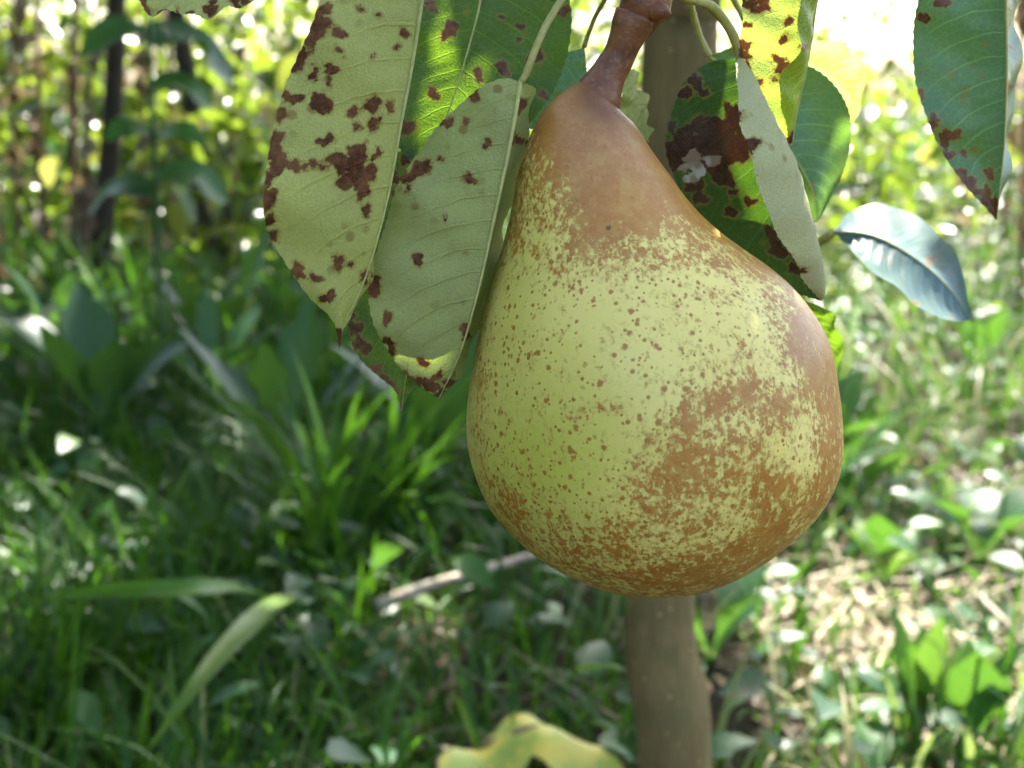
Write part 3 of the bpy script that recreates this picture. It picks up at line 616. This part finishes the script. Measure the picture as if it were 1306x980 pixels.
# ------------------------------------------------------------------ neighbouring trees
def orchard_tree(px, Y, r, lean, crown_c, crown_r, n, label, bark):
    gp = at_y(px, 400, Y); b0 = np.array([gp[0], Y, float(ground_z(gp[0], Y))])
    t = thing('orchard_tree', label, 'tree', b0, 'young trees standing behind the pear')
    pts = [(b0[0], Y, b0[2]-.08, r*1.35), (b0[0]+lean*.15, Y, .15, r*1.1), (b0[0]+lean*.5+r*.5, Y+.02, .5, r), (b0[0]+lean, Y, .95, r*.9), (b0[0]+lean*1.3, Y+.05, 1.6, r*.6), (b0[0]+lean*1.4, Y+.05, 2.4, r*.25)]
    c = catmull(pts, 50); add_obj('trunk', tube_mesh('trunk', c[:, :3], c[:, 3], bark, 14, .05, b0), t)
    for k in range(6):
        a = random.uniform(0, 6.28); q = c[24+4*k, :3]; e = q+np.array([math.cos(a), math.sin(a), .6])*random.uniform(.4, .7)
        l = catmull([(*q, r*.45), (*((q+e)/2), r*.3), (*e, r*.1)], 10); add_obj('limb', tube_mesh('limb', l[:, :3], l[:, 3], bark, 7, .03, b0), t)
    cc = rng.normal(0, 1, (n, 3)); cc /= np.linalg.norm(cc, axis=1)[:, None]; cc *= rng.uniform(.2, 1, (n, 1))**.6
    add_obj('crown', crown_mesh('crown', np.array(crown_c) + cc*np.array(crown_r), (.06, .11), M_CROWN, b0, .31), t, kind='stuff')
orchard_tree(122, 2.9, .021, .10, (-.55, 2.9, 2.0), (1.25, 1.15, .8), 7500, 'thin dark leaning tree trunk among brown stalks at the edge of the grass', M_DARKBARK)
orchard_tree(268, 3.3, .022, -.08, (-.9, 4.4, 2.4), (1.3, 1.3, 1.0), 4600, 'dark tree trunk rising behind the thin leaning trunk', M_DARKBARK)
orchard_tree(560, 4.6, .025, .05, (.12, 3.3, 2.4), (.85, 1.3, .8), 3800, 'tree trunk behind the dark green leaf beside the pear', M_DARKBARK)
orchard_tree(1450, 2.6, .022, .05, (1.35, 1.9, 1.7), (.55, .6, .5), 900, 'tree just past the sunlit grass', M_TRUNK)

orchard_tree(40, 6.4, .04, -.1, (-1.7, 8.3, 3.1), (2.4, 1.7, 1.1), 5000, 'distant tree added behind the dry stalks to shade the thicket', M_DARKBARK)  # added for its crown, which is meant to shade the left thicket

# ------------------------------------------------------------------ grass, weeds, litter
def blade_mesh_data(base, length, width, yaw, lean, curl, tint, n=6):
    u = np.linspace(0, 1, n); N = len(base)
    th = lean[:, None] + curl[:, None]*u[None]              # angle from vertical along the blade
    ds = length[:, None]/(n-1)
    hx = np.concatenate([np.zeros((N, 1)), np.cumsum(np.sin(th[:, :-1])*ds, 1)], 1)
    hz = np.concatenate([np.zeros((N, 1)), np.cumsum(np.cos(th[:, :-1])*ds, 1)], 1)
    dx, dy = np.cos(yaw)[:, None], np.sin(yaw)[:, None]
    mid = np.stack([base[:, 0:1]+hx*dx, base[:, 1:2]+hx*dy, base[:, 2:3]+hz], -1)
    prof = np.minimum(1, .55+1.4*u)*(1-u**2.2)+.02
    wv = width[:, None]*prof[None]*.5
    sx, sy = -np.sin(yaw)[:, None]*wv, np.cos(yaw)[:, None]*wv
    L = mid + np.stack([sx, sy, wv*.35], -1); R = mid - np.stack([sx, sy, -wv*.35], -1)
    V = np.stack([L, mid, R], 2).reshape(-1, 3)
    ix = np.arange(3*n).reshape(n, 3); F0 = np.stack([ix[:-1, :-1], ix[1:, :-1], ix[1:, 1:], ix[:-1, 1:]], -1).reshape(-1, 4)
    F = (F0[None] + (np.arange(N)*3*n)[:, None, None]).reshape(-1, 4)
    return V, F, np.repeat(tint, 3*n)
def field_points(n, y0, y1, spread=.48, pw=1.0):
    y = y0 + (y1-y0)*rng.uniform(0, 1, n)**pw; x = rng.uniform(-1, 1, n)*(spread*y+.12)
    return np.stack([x, y, ground_z(x, y)], -1)
def clump(P, scale, thr):
    v = np.sin(P[:, 0]*scale+1.3)*np.sin(P[:, 1]*scale*.8+.4)+.5*np.sin(P[:, 0]*scale*2.3-P[:, 1]*scale*1.7)
    return v > thr
FALL = on_ground(676, 955, .065); PATCH = [(on_ground(1140, 800), .13), (on_ground(1215, 830), .10), (on_ground(1085, 775), .08)]
def bare(P):
    b_ = (np.abs(P[:, 0]-FALL[0]) < .085) & (P[:, 1] > FALL[1]-.22) & (P[:, 1] < FALL[1]+.05)
    for c, rr in PATCH: b_ |= (np.hypot(P[:, 0]-c[0], P[:, 1]-c[1]) < rr) & (rng.uniform(0, 1, len(P)) < .45)
    x, y, _ = project(P); b_ |= (x > 480) & (x < 1000) & (y > 690) & (y < 960) & (rng.uniform(0, 1, len(P)) < .6)
    return b_
def grass(n, y0, y1, lr, wr, pw, dens=None):
    P = field_points(n, y0, y1, pw=pw)
    # thinner and drier to the right of the trunk
    right = P[:, 0] > .10*P[:, 1]
    P = P[~bare(P)]; right = P[:, 0] > .10*P[:, 1]
    P = P[~right | (rng.uniform(0, 1, len(P)) < .28)]; right = P[:, 0] > .10*P[:, 1]; N = len(P)
    tint = rng.beta(2, 2.4, N)*.88; dry = rng.uniform(0, 1, N) < np.where(right, np.where(P[:, 1] > 1.9, .35, .25), .02); tint = np.where(dry, rng.uniform(.88, 1, N), tint)
    tall = np.where(clump(P, 6.0, .25), 1.35, .85)
    return blade_mesh_data(P, rng.uniform(*lr, N)*tall, rng.uniform(*wr, N), rng.uniform(0, 6.28, N), rng.uniform(.05, .7, N), rng.uniform(.2, 1.9, N), tint)
def join(parts):
    V, F, T, o = [], [], [], 0
    for v, f, t in parts: V.append(v); F.append(f+o); T.append(t); o += len(v)
    return np.vstack(V), np.vstack(F), np.concatenate(T)
V, F, T = join([grass(15000, .72, 2.2, (.05, .155), (.003, .0068), .9), grass(12000, 2.0, 4.5, (.10, .26), (.004, .009), .8), grass(9000, 4.0, 11, (.15, .4), (.01, .02), .8)])
add_obj('grass', make_mesh('grass', V, F, M_GRASS, {'tint': T}), label='dark green uneven grass covering the orchard floor', cat='grass', kind='stuff')
# flat litter: dry straw lying between the plants, more of it to the right
P = field_points(1400, .75, 4.5, pw=.9); P = P[(P[:, 0] > .05*P[:, 1]) | (rng.uniform(0, 1, len(P)) < .12)]
for c, rr in PATCH:
    k_ = 130; a_ = rng.uniform(0, 6.28, k_); d_ = rr*1.2*rng.uniform(0, 1, k_)**.6; P = np.vstack([P, np.stack([c[0]+d_*np.cos(a_), c[1]+d_*np.sin(a_), ground_z(c[0]+d_*np.cos(a_), c[1]+d_*np.sin(a_))], -1)])
N = len(P); P[:, 2] += rng.uniform(.004, .03, N)
V, F, T = blade_mesh_data(P, rng.uniform(.05, .17, N), rng.uniform(.002, .0055, N), rng.uniform(0, 6.28, N), rng.uniform(1.35, 1.65, N), rng.uniform(-.2, .25, N), np.where(np.arange(N) < N-390, rng.uniform(0, .75, N), rng.uniform(.6, 1, N)))
add_obj('straw_litter', make_mesh('straw_litter', V, F, M_DRY, {'tint': T}), label='dry straw and dead grass lying on the soil', cat='straw', kind='stuff')
P = field_points(1300, .75, 5, pw=.9); N = len(P); P[:, 2] += rng.uniform(.004, .02, N)
V, F, T = scatter(leaf_template(5, .3, .3, .5), P, rng.uniform(.02, .05, N), rng.uniform(0, 6.28, N), rng.uniform(-.4, .4, N), rng.uniform(-1, 1, N), rng.uniform(0, .5, N))
add_obj('dead_leaves', make_mesh('dead_leaves', V, F, M_DRY, {'tint': T}), label='curled brown dead leaves scattered on the soil', cat='leaf litter', kind='stuff')
# low broad-leaved ground cover
P = field_points(5200, .8, 4.5, pw=.8); P = P[clump(P, 4.3, -.25) | (rng.uniform(0, 1, len(P)) < .25)]; N = len(P); P[:, 2] += rng.uniform(.01, .10, N)
V, F, T = scatter(leaf_template(5, .12, .3, .6), P, rng.uniform(.018, .05, N), rng.uniform(0, 6.28, N), rng.uniform(-.7, .5, N), rng.uniform(-.5, .5, N), rng.uniform(0, 1, N))
P2 = field_points(5200, 4, 10, pw=.8); N = len(P2); P2[:, 2] += rng.uniform(.02, .35, N)
V2, F2, T2 = scatter(leaf_template(5, .12, .3, .6), P2, rng.uniform(.04, .09, N), rng.uniform(0, 6.28, N), rng.uniform(-.7, .7, N), rng.uniform(-.8, .8, N), rng.uniform(0, 1, N))
V, F, T = join([(V, F, T), (V2, F2, T2)])
add_obj('ground_cover', make_mesh('ground_cover', V, F, M_WEED, {'tint': T}), label='low broad-leaved weeds mixed into the grass', cat='weeds', kind='stuff')

# single weeds and tufts that the picture shows
def ribbon(name, path, half, mat, org, fold=.25, tint=.4, up=(0, 0, 1), lobes=0):
    """a broad blade or leaf along a 3-D path with half-width per station"""
    P = np.asarray(path); T_ = np.gradient(P, axis=0); T_ /= np.linalg.norm(T_, axis=1)[:, None]+1e-9
    side = np.cross(T_, np.asarray(up, float)); side /= np.linalg.norm(side, axis=1)[:, None]+1e-9; nr = np.cross(side, T_)
    h = np.asarray(half)[:, None]; n = len(P)
    cols = [P-side*h+nr*h*fold, P-side*h*.5+nr*h*fold*.35, P, P+side*h*.5+nr*h*fold*.35, P+side*h+nr*h*fold]
    V = np.stack(cols, 1).reshape(-1, 3); ix = np.arange(5*n).reshape(n, 5)
    F = np.stack([ix[:-1, :-1], ix[1:, :-1], ix[1:, 1:], ix[:-1, 1:]], -1).reshape(-1, 4)
    return make_mesh(name, V-np.asarray(org), F, mat, {'tint': np.full(len(V), tint)})
def spoon(n, base_w, max_w, peak=.72, lob=0.0):
    u = np.linspace(0, 1, n); wv = base_w + (max_w-base_w)*np.exp(-((u-peak)/.22)**2); wv *= np.where(u > peak, np.sqrt(np.clip(1-((u-peak)/(1.001-peak))**2, 0, 1)), 1)
    if lob: wv *= 1-lob*np.abs(np.sin(u*16))*(u < .9)
    return wv+.0004
def rosette(px, py, label, leaves, ln, wd, z=0.0, lob=0.0, tint=.4, spread=(.4, 1.0), yaws=None, group=None, name='rosette_weed'):
    c = on_ground(px, py); c[2] = float(ground_z(c[0], c[1]))
    t = thing(name, label, 'weed', c, group)
    for k in range(leaves):
        a = yaws[k] if yaws else k*2*math.pi/leaves+random.uniform(-.3, .3); L = ln*random.uniform(.75, 1.15); th0 = random.uniform(*spread)*.4; th1 = random.uniform(*spread)*1.5
        n = 18; th = np.linspace(th0, th1, n); ds = L/(n-1)
        hx = np.concatenate([[0], np.cumsum(np.sin(th[:-1])*ds)]); hz = np.concatenate([[0], np.cumsum(np.cos(th[:-1])*ds)])
        path = np.stack([c[0]+hx*math.cos(a), c[1]+hx*math.sin(a), c[2]+hz], -1)
        me = ribbon('leaf', path, spoon(n, wd*.14, wd*random.uniform(.8, 1.1), lob=lob), M_WEED, c, .22, min(1, max(0, tint+random.uniform(-.25, .25))))
        add_obj('leaf', me, t)
    return t
rosette(1165, 968, 'weed with upright spoon-shaped leaves standing before the sunlit patch of ground', 5, .135, .0135, tint=.75, spread=(.1, .35))
rosette(1228, 985, 'weed with broad curled leaves beside the spoon-leaved weed', 6, .12, .019, tint=.6, spread=(.2, .8))
rosette(1090, 640, 'blue-green weed at the foot of the dry grass right of the pear', 6, .12, .026, tint=.3, spread=(.5, 1.1))
rosette(1130, 735, 'weed with light green leaf tips lit by the sun', 6, .10, .02, tint=.85, spread=(.3, .9))
rosette(1250, 700, 'glossy broad weed with white glare on its flat leaves', 5, .14, .03, tint=.35, spread=(.8, 1.2))
rosette(275, 500, 'blue-green jagged weed with leaves raised above the grass', 8, .27, .036, lob=.35, tint=.2, spread=(.4, 1.05))
rosette(370, 640, 'blue-green jagged weed arching beside the tall grass tuft', 8, .25, .034, lob=.4, tint=.2, spread=(.4, 1.05))
rosette(560, 640, 'broad blue-green weed close to the left side of the pear', 8, .24, .036, lob=.25, tint=.15, spread=(.4, 1.0))
rosette(140, 600, 'dark weed with wide leaves in the shaded grass left of the tufts', 7, .24, .036, lob=.1, tint=.3, spread=(.3, 1.0))
rosette(905, 850, 'low blue-green weed just right of the trunk', 6, .12, .024, tint=.25, spread=(.6, 1.1))
rosette(430, 900, 'low bright green weed in front of the bent grass blade', 6, .10, .016, lob=.2, tint=.55, spread=(.7, 1.2))
rosette(330, 870, 'small clover-like weed under the bent brown-ribbed blade', 6, .07, .016, tint=.4, spread=(.6, 1.1))
for k in range(16):
    px, py = random.choice([(random.uniform(0, 560), random.uniform(330, 560)), (random.uniform(930, 1300), random.uniform(420, 680))])
    lob_ = random.choice([0, .3])
    rosette(px, py, ('jagged-leaved' if lob_ else 'smooth broad-leaved')+(' weed in the shaded grass left of the pear' if px < 700 else ' weed in the dry grass right of the trunk'), 6, random.uniform(.13, .22), random.uniform(.018, .032), lob=lob_, tint=random.uniform(.1, .6), spread=(.2, 1.0), group='broad-leaved weeds in the grass')

def tuft(px, py, label, n, lr, wr, lean, tint=.35):
    c = on_ground(px, py); c[2] = float(ground_z(c[0], c[1])); t = thing('grass_tuft', label, 'grass tuft', c)
    for k in range(n):
        a = random.uniform(0, 6.28); L = random.uniform(*lr); m = 16; th = np.linspace(random.uniform(0, lean*.4), random.uniform(lean*.4, lean*1.4), m)
        ds = L/(m-1); hx = np.concatenate([[0], np.cumsum(np.sin(th[:-1])*ds)]); hz = np.concatenate([[0], np.cumsum(np.cos(th[:-1])*ds)])
        ox, oy = random.gauss(0, .012), random.gauss(0, .012)
        path = np.stack([c[0]+ox+hx*math.cos(a), c[1]+oy+hx*math.sin(a), c[2]+hz], -1)
        u = np.linspace(0, 1, m); hw = random.uniform(*wr)*np.minimum(1, .5+1.5*u)*(1-u**2.5)+.0003
        add_obj('blade', ribbon('blade', path, hw, M_GRASS, c, .3, min(.85, max(0, tint+random.uniform(-.25, .2)))), t)
tuft(420, 765, 'tall dark tuft of broad upright grass blades left of the pear', 40, (.16, .30), (.003, .006), 1.0, .55)
tuft(500, 720, 'looser grass tuft leaning away beside the dry stick', 18, (.15, .28), (.003, .006), 1.0)
tuft(90, 960, 'dense tuft of narrow dark grass in the shade before the bent blades', 40, (.12, .22), (.0016, .003), 1.3, .3)
tuft(230, 900, 'tuft of fine grass under the bent brown-ribbed blade', 30, (.10, .18), (.0015, .003), 1.3, .35)
tuft(1000, 860, 'sparse dry-tipped grass tuft between trunk and sunlit patch', 16, (.10, .2), (.0015, .003), 1.2, .6)

def loose_blade(name, label, cat, pts, hw, mat, tint, up=(0, 0, 1)):
    """pts: (px, py, height above ground)"""
    P = catmull([on_ground(a, b_, h) for a, b_, h in pts], 24); u = np.linspace(0, 1, 24)
    c = P[0].copy(); o = add_obj(name, ribbon(name, P, hw*np.minimum(1, .6+2*u)*(1-u**3)+.0004, mat, c, .35, tint, up), None, label, cat, None, None, tuple(c)); return o
loose_blade('bent_grass', 'long pale green grass blade lying almost level across the dark grass', 'grass blade', [(350, 765, .10), (300, 752, .14), (220, 752, .16), (130, 756, .15), (40, 768, .12)], .0075, M_GRASS, .80, (0, -.7, .7))
loose_blade('bent_grass', 'broad bent grass blade with a brown rib slanting down from the tall tuft', 'grass blade', [(372, 760, .13), (330, 790, .16), (280, 840, .16), (235, 895, .15), (190, 955, .12)], .010, M_GRASS, .84, (0, -.6, .8))
def stick(name, label, pts, r, mat):
    P = catmull([on_ground(a, b_, h) for a, b_, h in pts], 24); c = P[0].copy()
    return add_obj(name, tube_mesh(name, P, np.linspace(r, r*.6, 24), mat, 8, .06, c), None, label, 'stick', None, None, tuple(c))
M_STICK = mat_simple('pale_dead_wood', (.22, .16, .10), (.48, .40, .30), 120, .65, .3, .4)
stick('dry_stick', 'pale dry stick lying on the ground between the grass tuft and the pear', [(480, 772, .05), (540, 750, .055), (600, 732, .055), (680, 708, .05)], .0065, M_STICK)
stick('dry_stick', 'bleached dry stick slanting over the sunlit patch of ground', [(1245, 760, .06), (1275, 790, .05), (1310, 830, .03)], .005, M_STICK)
stick('dry_stick', 'thin brown curved stick in the shaded grass by the yellow leaf', [(450, 935, .02), (495, 945, .035), (520, 965, .03), (535, 1000, .01)], .003, M_STICK)

# fallen yellow leaf
def fallen():
    b = NB('yellow_leaf'); n = b.noise(38, 3, .6); col = b.mix(b.step(n, .42, .6), (.26, .34, .05), (.50, .42, .06))
    sp = b.step(b.math('ADD', b.attr('spot'), b.math('MULTIPLY', b.math('SUBTRACT', b.noise(160, 4), .5), .9)), -.05, .15); col = b.mix(sp, col, (.09, .05, .025))
    M = b.done(b.pbsdf(col, .5, .4, b.bump(b.noise(120, 4), .5, .001)).outputs[0])
    c = FALL.copy(); NA, NRr = 90, 14; V = []; sp_ = []
    for i in range(NRr+1):
        for j in range(NA):
            a = 2*math.pi*j/NA; lob = .42+.58*abs(math.cos(1.5*a+.9))**1.3+.05*math.sin(9*a)+.02*math.sin(23*a)
            r = i/NRr*lob; x, y = r*math.cos(a)*.072, r*math.sin(a)*.046
            V.append((x, y, .009*math.sin(x*75+1)+.006*math.cos(y*90)-.004*r*r+.006*math.sin(3*a+1)*r*r))
            sp_.append(max(.012-math.hypot(x+.030, y-.022), .010-math.hypot(x+.002, y-.012), .006-math.hypot(x-.03, y-.01), .005-math.hypot(x-.06, y), (r-.97*lob)*.1)/.008)
    ix = np.arange((NRr+1)*NA).reshape(NRr+1, NA); j2 = np.roll(ix, -1, 1)
    F = np.stack([ix[:-1], ix[1:], j2[1:], j2[:-1]], -1).reshape(-1, 4)
    add_obj('fallen_leaf', make_mesh('fallen_leaf', np.array(V), F, M, {'spot': np.array(sp_)}), None, 'yellow-green fallen leaf with brown patches lying left of the trunk foot', 'leaf', None, None, tuple(c), (.14, .06, .2))
fallen()

# ------------------------------------------------------------------ dry stalks, shrubs and the wood behind
M_STALK = mat_simple('brown_stalk', (.075, .045, .026), (.24, .15, .085), 60, .7, .25, .4)
def stalk(px, Y, h, r, lean, label):
    g0 = at_y(px, 400, Y); c = np.array([g0[0], Y, float(ground_z(g0[0], Y))])
    t = thing('dry_stalk', label, 'stalk', c, 'dry stalks behind the grass')
    P = catmull([(*c, r), (c[0]+lean*.4, Y, c[2]+h*.5, r*.85), (c[0]+lean, Y+.03, c[2]+h, r*.4)], 14)
    add_obj('stem', tube_mesh('stem', P[:, :3], P[:, 3], M_STALK, 7, .03, c), t)
    n = 14; k = rng.integers(3, 14, n); V, F, T = scatter(TL, P[k, :3], rng.uniform(.04, .09, n), rng.uniform(0, 6.28, n), rng.uniform(0, 1.2, n), rng.uniform(-1, 1, n), rng.uniform(0, .8, n))
    add_obj('withered_leaves', make_mesh('withered_leaves', V-c, F, M_DRY, {'tint': T}), t)
for px, Y, h, r, le in ((97, 3.0, .95, .010, .06), (60, 3.2, .9, .008, .03), (225, 3.3, .85, .007, .02), (108, 2.8, .7, .006, .06), (70, 3.3, .8, .006, -.05), (25, 3.0, .8, .006, .04), (190, 3.2, .8, .005, .02), (300, 3.4, .75, .005, .05), (5, 2.7, .6, .006, -.03), (1270, 3.6, .8, .006, .02), (1300, 3.0, .7, .007, -.03), (1215, 4.2, .8, .006, .05)):
    stalk(px, Y, h, r, le, 'pale brown dry stalk with withered leaves near the dark trunks' if px < 600 else 'dry stalk in the sunlit grass past the blue-grey leaf')
def shrub(px, Y, wd, ht, n, lab, ls=(.05, .10)):
    g0 = at_y(px, 300, Y); c = np.array([g0[0], Y, float(ground_z(g0[0], Y))]); t = thing('shrub', lab, 'shrub', c, 'shrubs behind the grass')
    for k in range(7):
        a = random.uniform(0, 6.28); e = c+np.array([math.cos(a)*wd*.4, math.sin(a)*wd*.3, ht*random.uniform(.7, 1)])
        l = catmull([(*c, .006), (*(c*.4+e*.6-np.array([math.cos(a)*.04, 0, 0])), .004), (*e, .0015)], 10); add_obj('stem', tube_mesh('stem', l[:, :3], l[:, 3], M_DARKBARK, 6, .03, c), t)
    P = np.stack([c[0]+rng.normal(0, wd*.38, n), Y+rng.normal(0, wd*.3, n), c[2]+rng.uniform(.04, 1, n)*ht], -1)
    V, F, T = scatter(TL, P, rng.uniform(*ls, n), rng.uniform(0, 6.28, n), rng.uniform(-.3, 1.0, n), rng.uniform(-.8, .8, n), rng.uniform(0, 1, n))
    add_obj('foliage', make_mesh('foliage', V-c, F, M_FOL, {'tint': T}), t)
for px, Y, wd, ht, n in ((-40, 3.6, .7, .7, 420), (60, 4.2, .8, .8, 480), (200, 4.3, .8, .75, 460), (330, 4.0, .7, .8, 460), (430, 4.8, .9, .9, 480), (640, 5.2, 1.0, .9, 480), (760, 4.6, .8, .8, 420), (960, 5.0, .9, .8, 420), (1075, 4.2, .6, .50, 200), (1200, 5.4, 1.0, .62, 240), (1330, 4.6, .8, .62, 240), (290, 3.1, .4, .55, 200), (1130, 3.2, .4, .4, 140)):
    shrub(px, Y, wd, ht, n, 'loose leafy shrub in broken sunlight around the dark trunks' if px < 400 else 'leafy shrub far behind the pear and its spotted leaves' if px < 1000 else 'bright sunlit shrub beyond the blue-grey leaf')
# the wood beyond
n = 9000; P = np.stack([rng.uniform(-7, 7, n), rng.uniform(6.5, 11, n), rng.uniform(.02, 1, n)**1.2*1.9], -1); P = P[(rng.uniform(0, 1, n) < np.where(P[:, 0] > .8, .10, .75)) | (P[:, 2] < np.where(P[:, 0] > .8, .42, .7))]; n = len(P)
V, F, T = scatter(TL, P, rng.uniform(.08, .16, n), rng.uniform(0, 6.28, n), rng.uniform(-.3, 1, n), rng.uniform(-.8, .8, n), rng.uniform(0, 1, n))
add_obj('distant_thicket', make_mesh('distant_thicket', V, F, M_FOL, {'tint': T}), label='far thicket of leafy bushes closing off the orchard', cat='thicket', kind='stuff')

n = 9000; a = rng.uniform(math.radians(115), math.radians(240), n); rad = rng.uniform(1.9, 3.2, n)*np.where(a > math.radians(215), 1.25, 1)  # hedge added out of view to block sky light and shade the pear's left
P = np.stack([np.cos(a)*rad, np.sin(a)*rad, rng.uniform(.03, 1, n)*np.where(a < math.radians(225), 2.0, 1.2)], -1); P = P[~in_frame(P, 120, 80)]; n = len(P)
V, F, T = scatter(TL, P, rng.uniform(.10, .18, n), rng.uniform(0, 6.28, n), rng.uniform(-.3, 1, n), rng.uniform(-.8, .8, n), rng.uniform(0, 1, n))
add_obj('shade_hedge', make_mesh('shade_hedge', V, F, M_FOL, {'tint': T}), label='unseen leafy hedge added to block sky light from the left and behind', cat='hedge', kind='stuff')
# sapling with a thin green stem in front of the dark trunks
def sapling():
    Y = 2.0; g0 = at_y(203, 420, Y); c = np.array([g0[0], Y, float(ground_z(g0[0], Y))]); t = thing('sapling', 'thin green sapling stem with a few broad leaves in front of the dark trunks', 'sapling', c)
    top = at_y(188, -20, Y); P = catmull([(*c, .006), (*at_y(200, 260, Y), .005), (*at_y(193, 120, Y), .0045), (*top, .003)], 24)
    add_obj('stem', tube_mesh('stem', P[:, :3], P[:, 3], M_PETD, 8, .03, c), t)
    for (ax, ay), (bx, by), (ex, ey), hw, tn, dd in (((191, 40), (150, 40), (100, 75), .034, .7, -.05), ((195, 170), (165, 165), (132, 180), .030, .8, -.04), ((196, 175), (230, 168), (262, 185), .022, .8, -.03), ((193, 110), (235, 110), (272, 140), .030, .75, .05), ((190, 60), (240, 50), (300, 110), .05, .45, .12), ((199, 230), (250, 225), (290, 260), .035, .7, .05), ((200, 250), (150, 240), (110, 275), .03, .4, .06)):
        q = catmull([at_y(ax, ay, Y), at_y(bx, by, Y+dd*.6), at_y(ex, ey, Y+dd)], 18); u = np.linspace(0, 1, 18)
        add_obj('leaf', ribbon('leaf', q, hw*np.sin(np.pi*np.clip(u, 0, 1)**.85)**.8+.001, M_WEED, c, .2, tn, (0, -.5, .85)), t)
M_PETD = mat_simple('sapling_bark', (.03, .07, .015), (.06, .11, .03), 100, .5, .3, .3)
sapling()
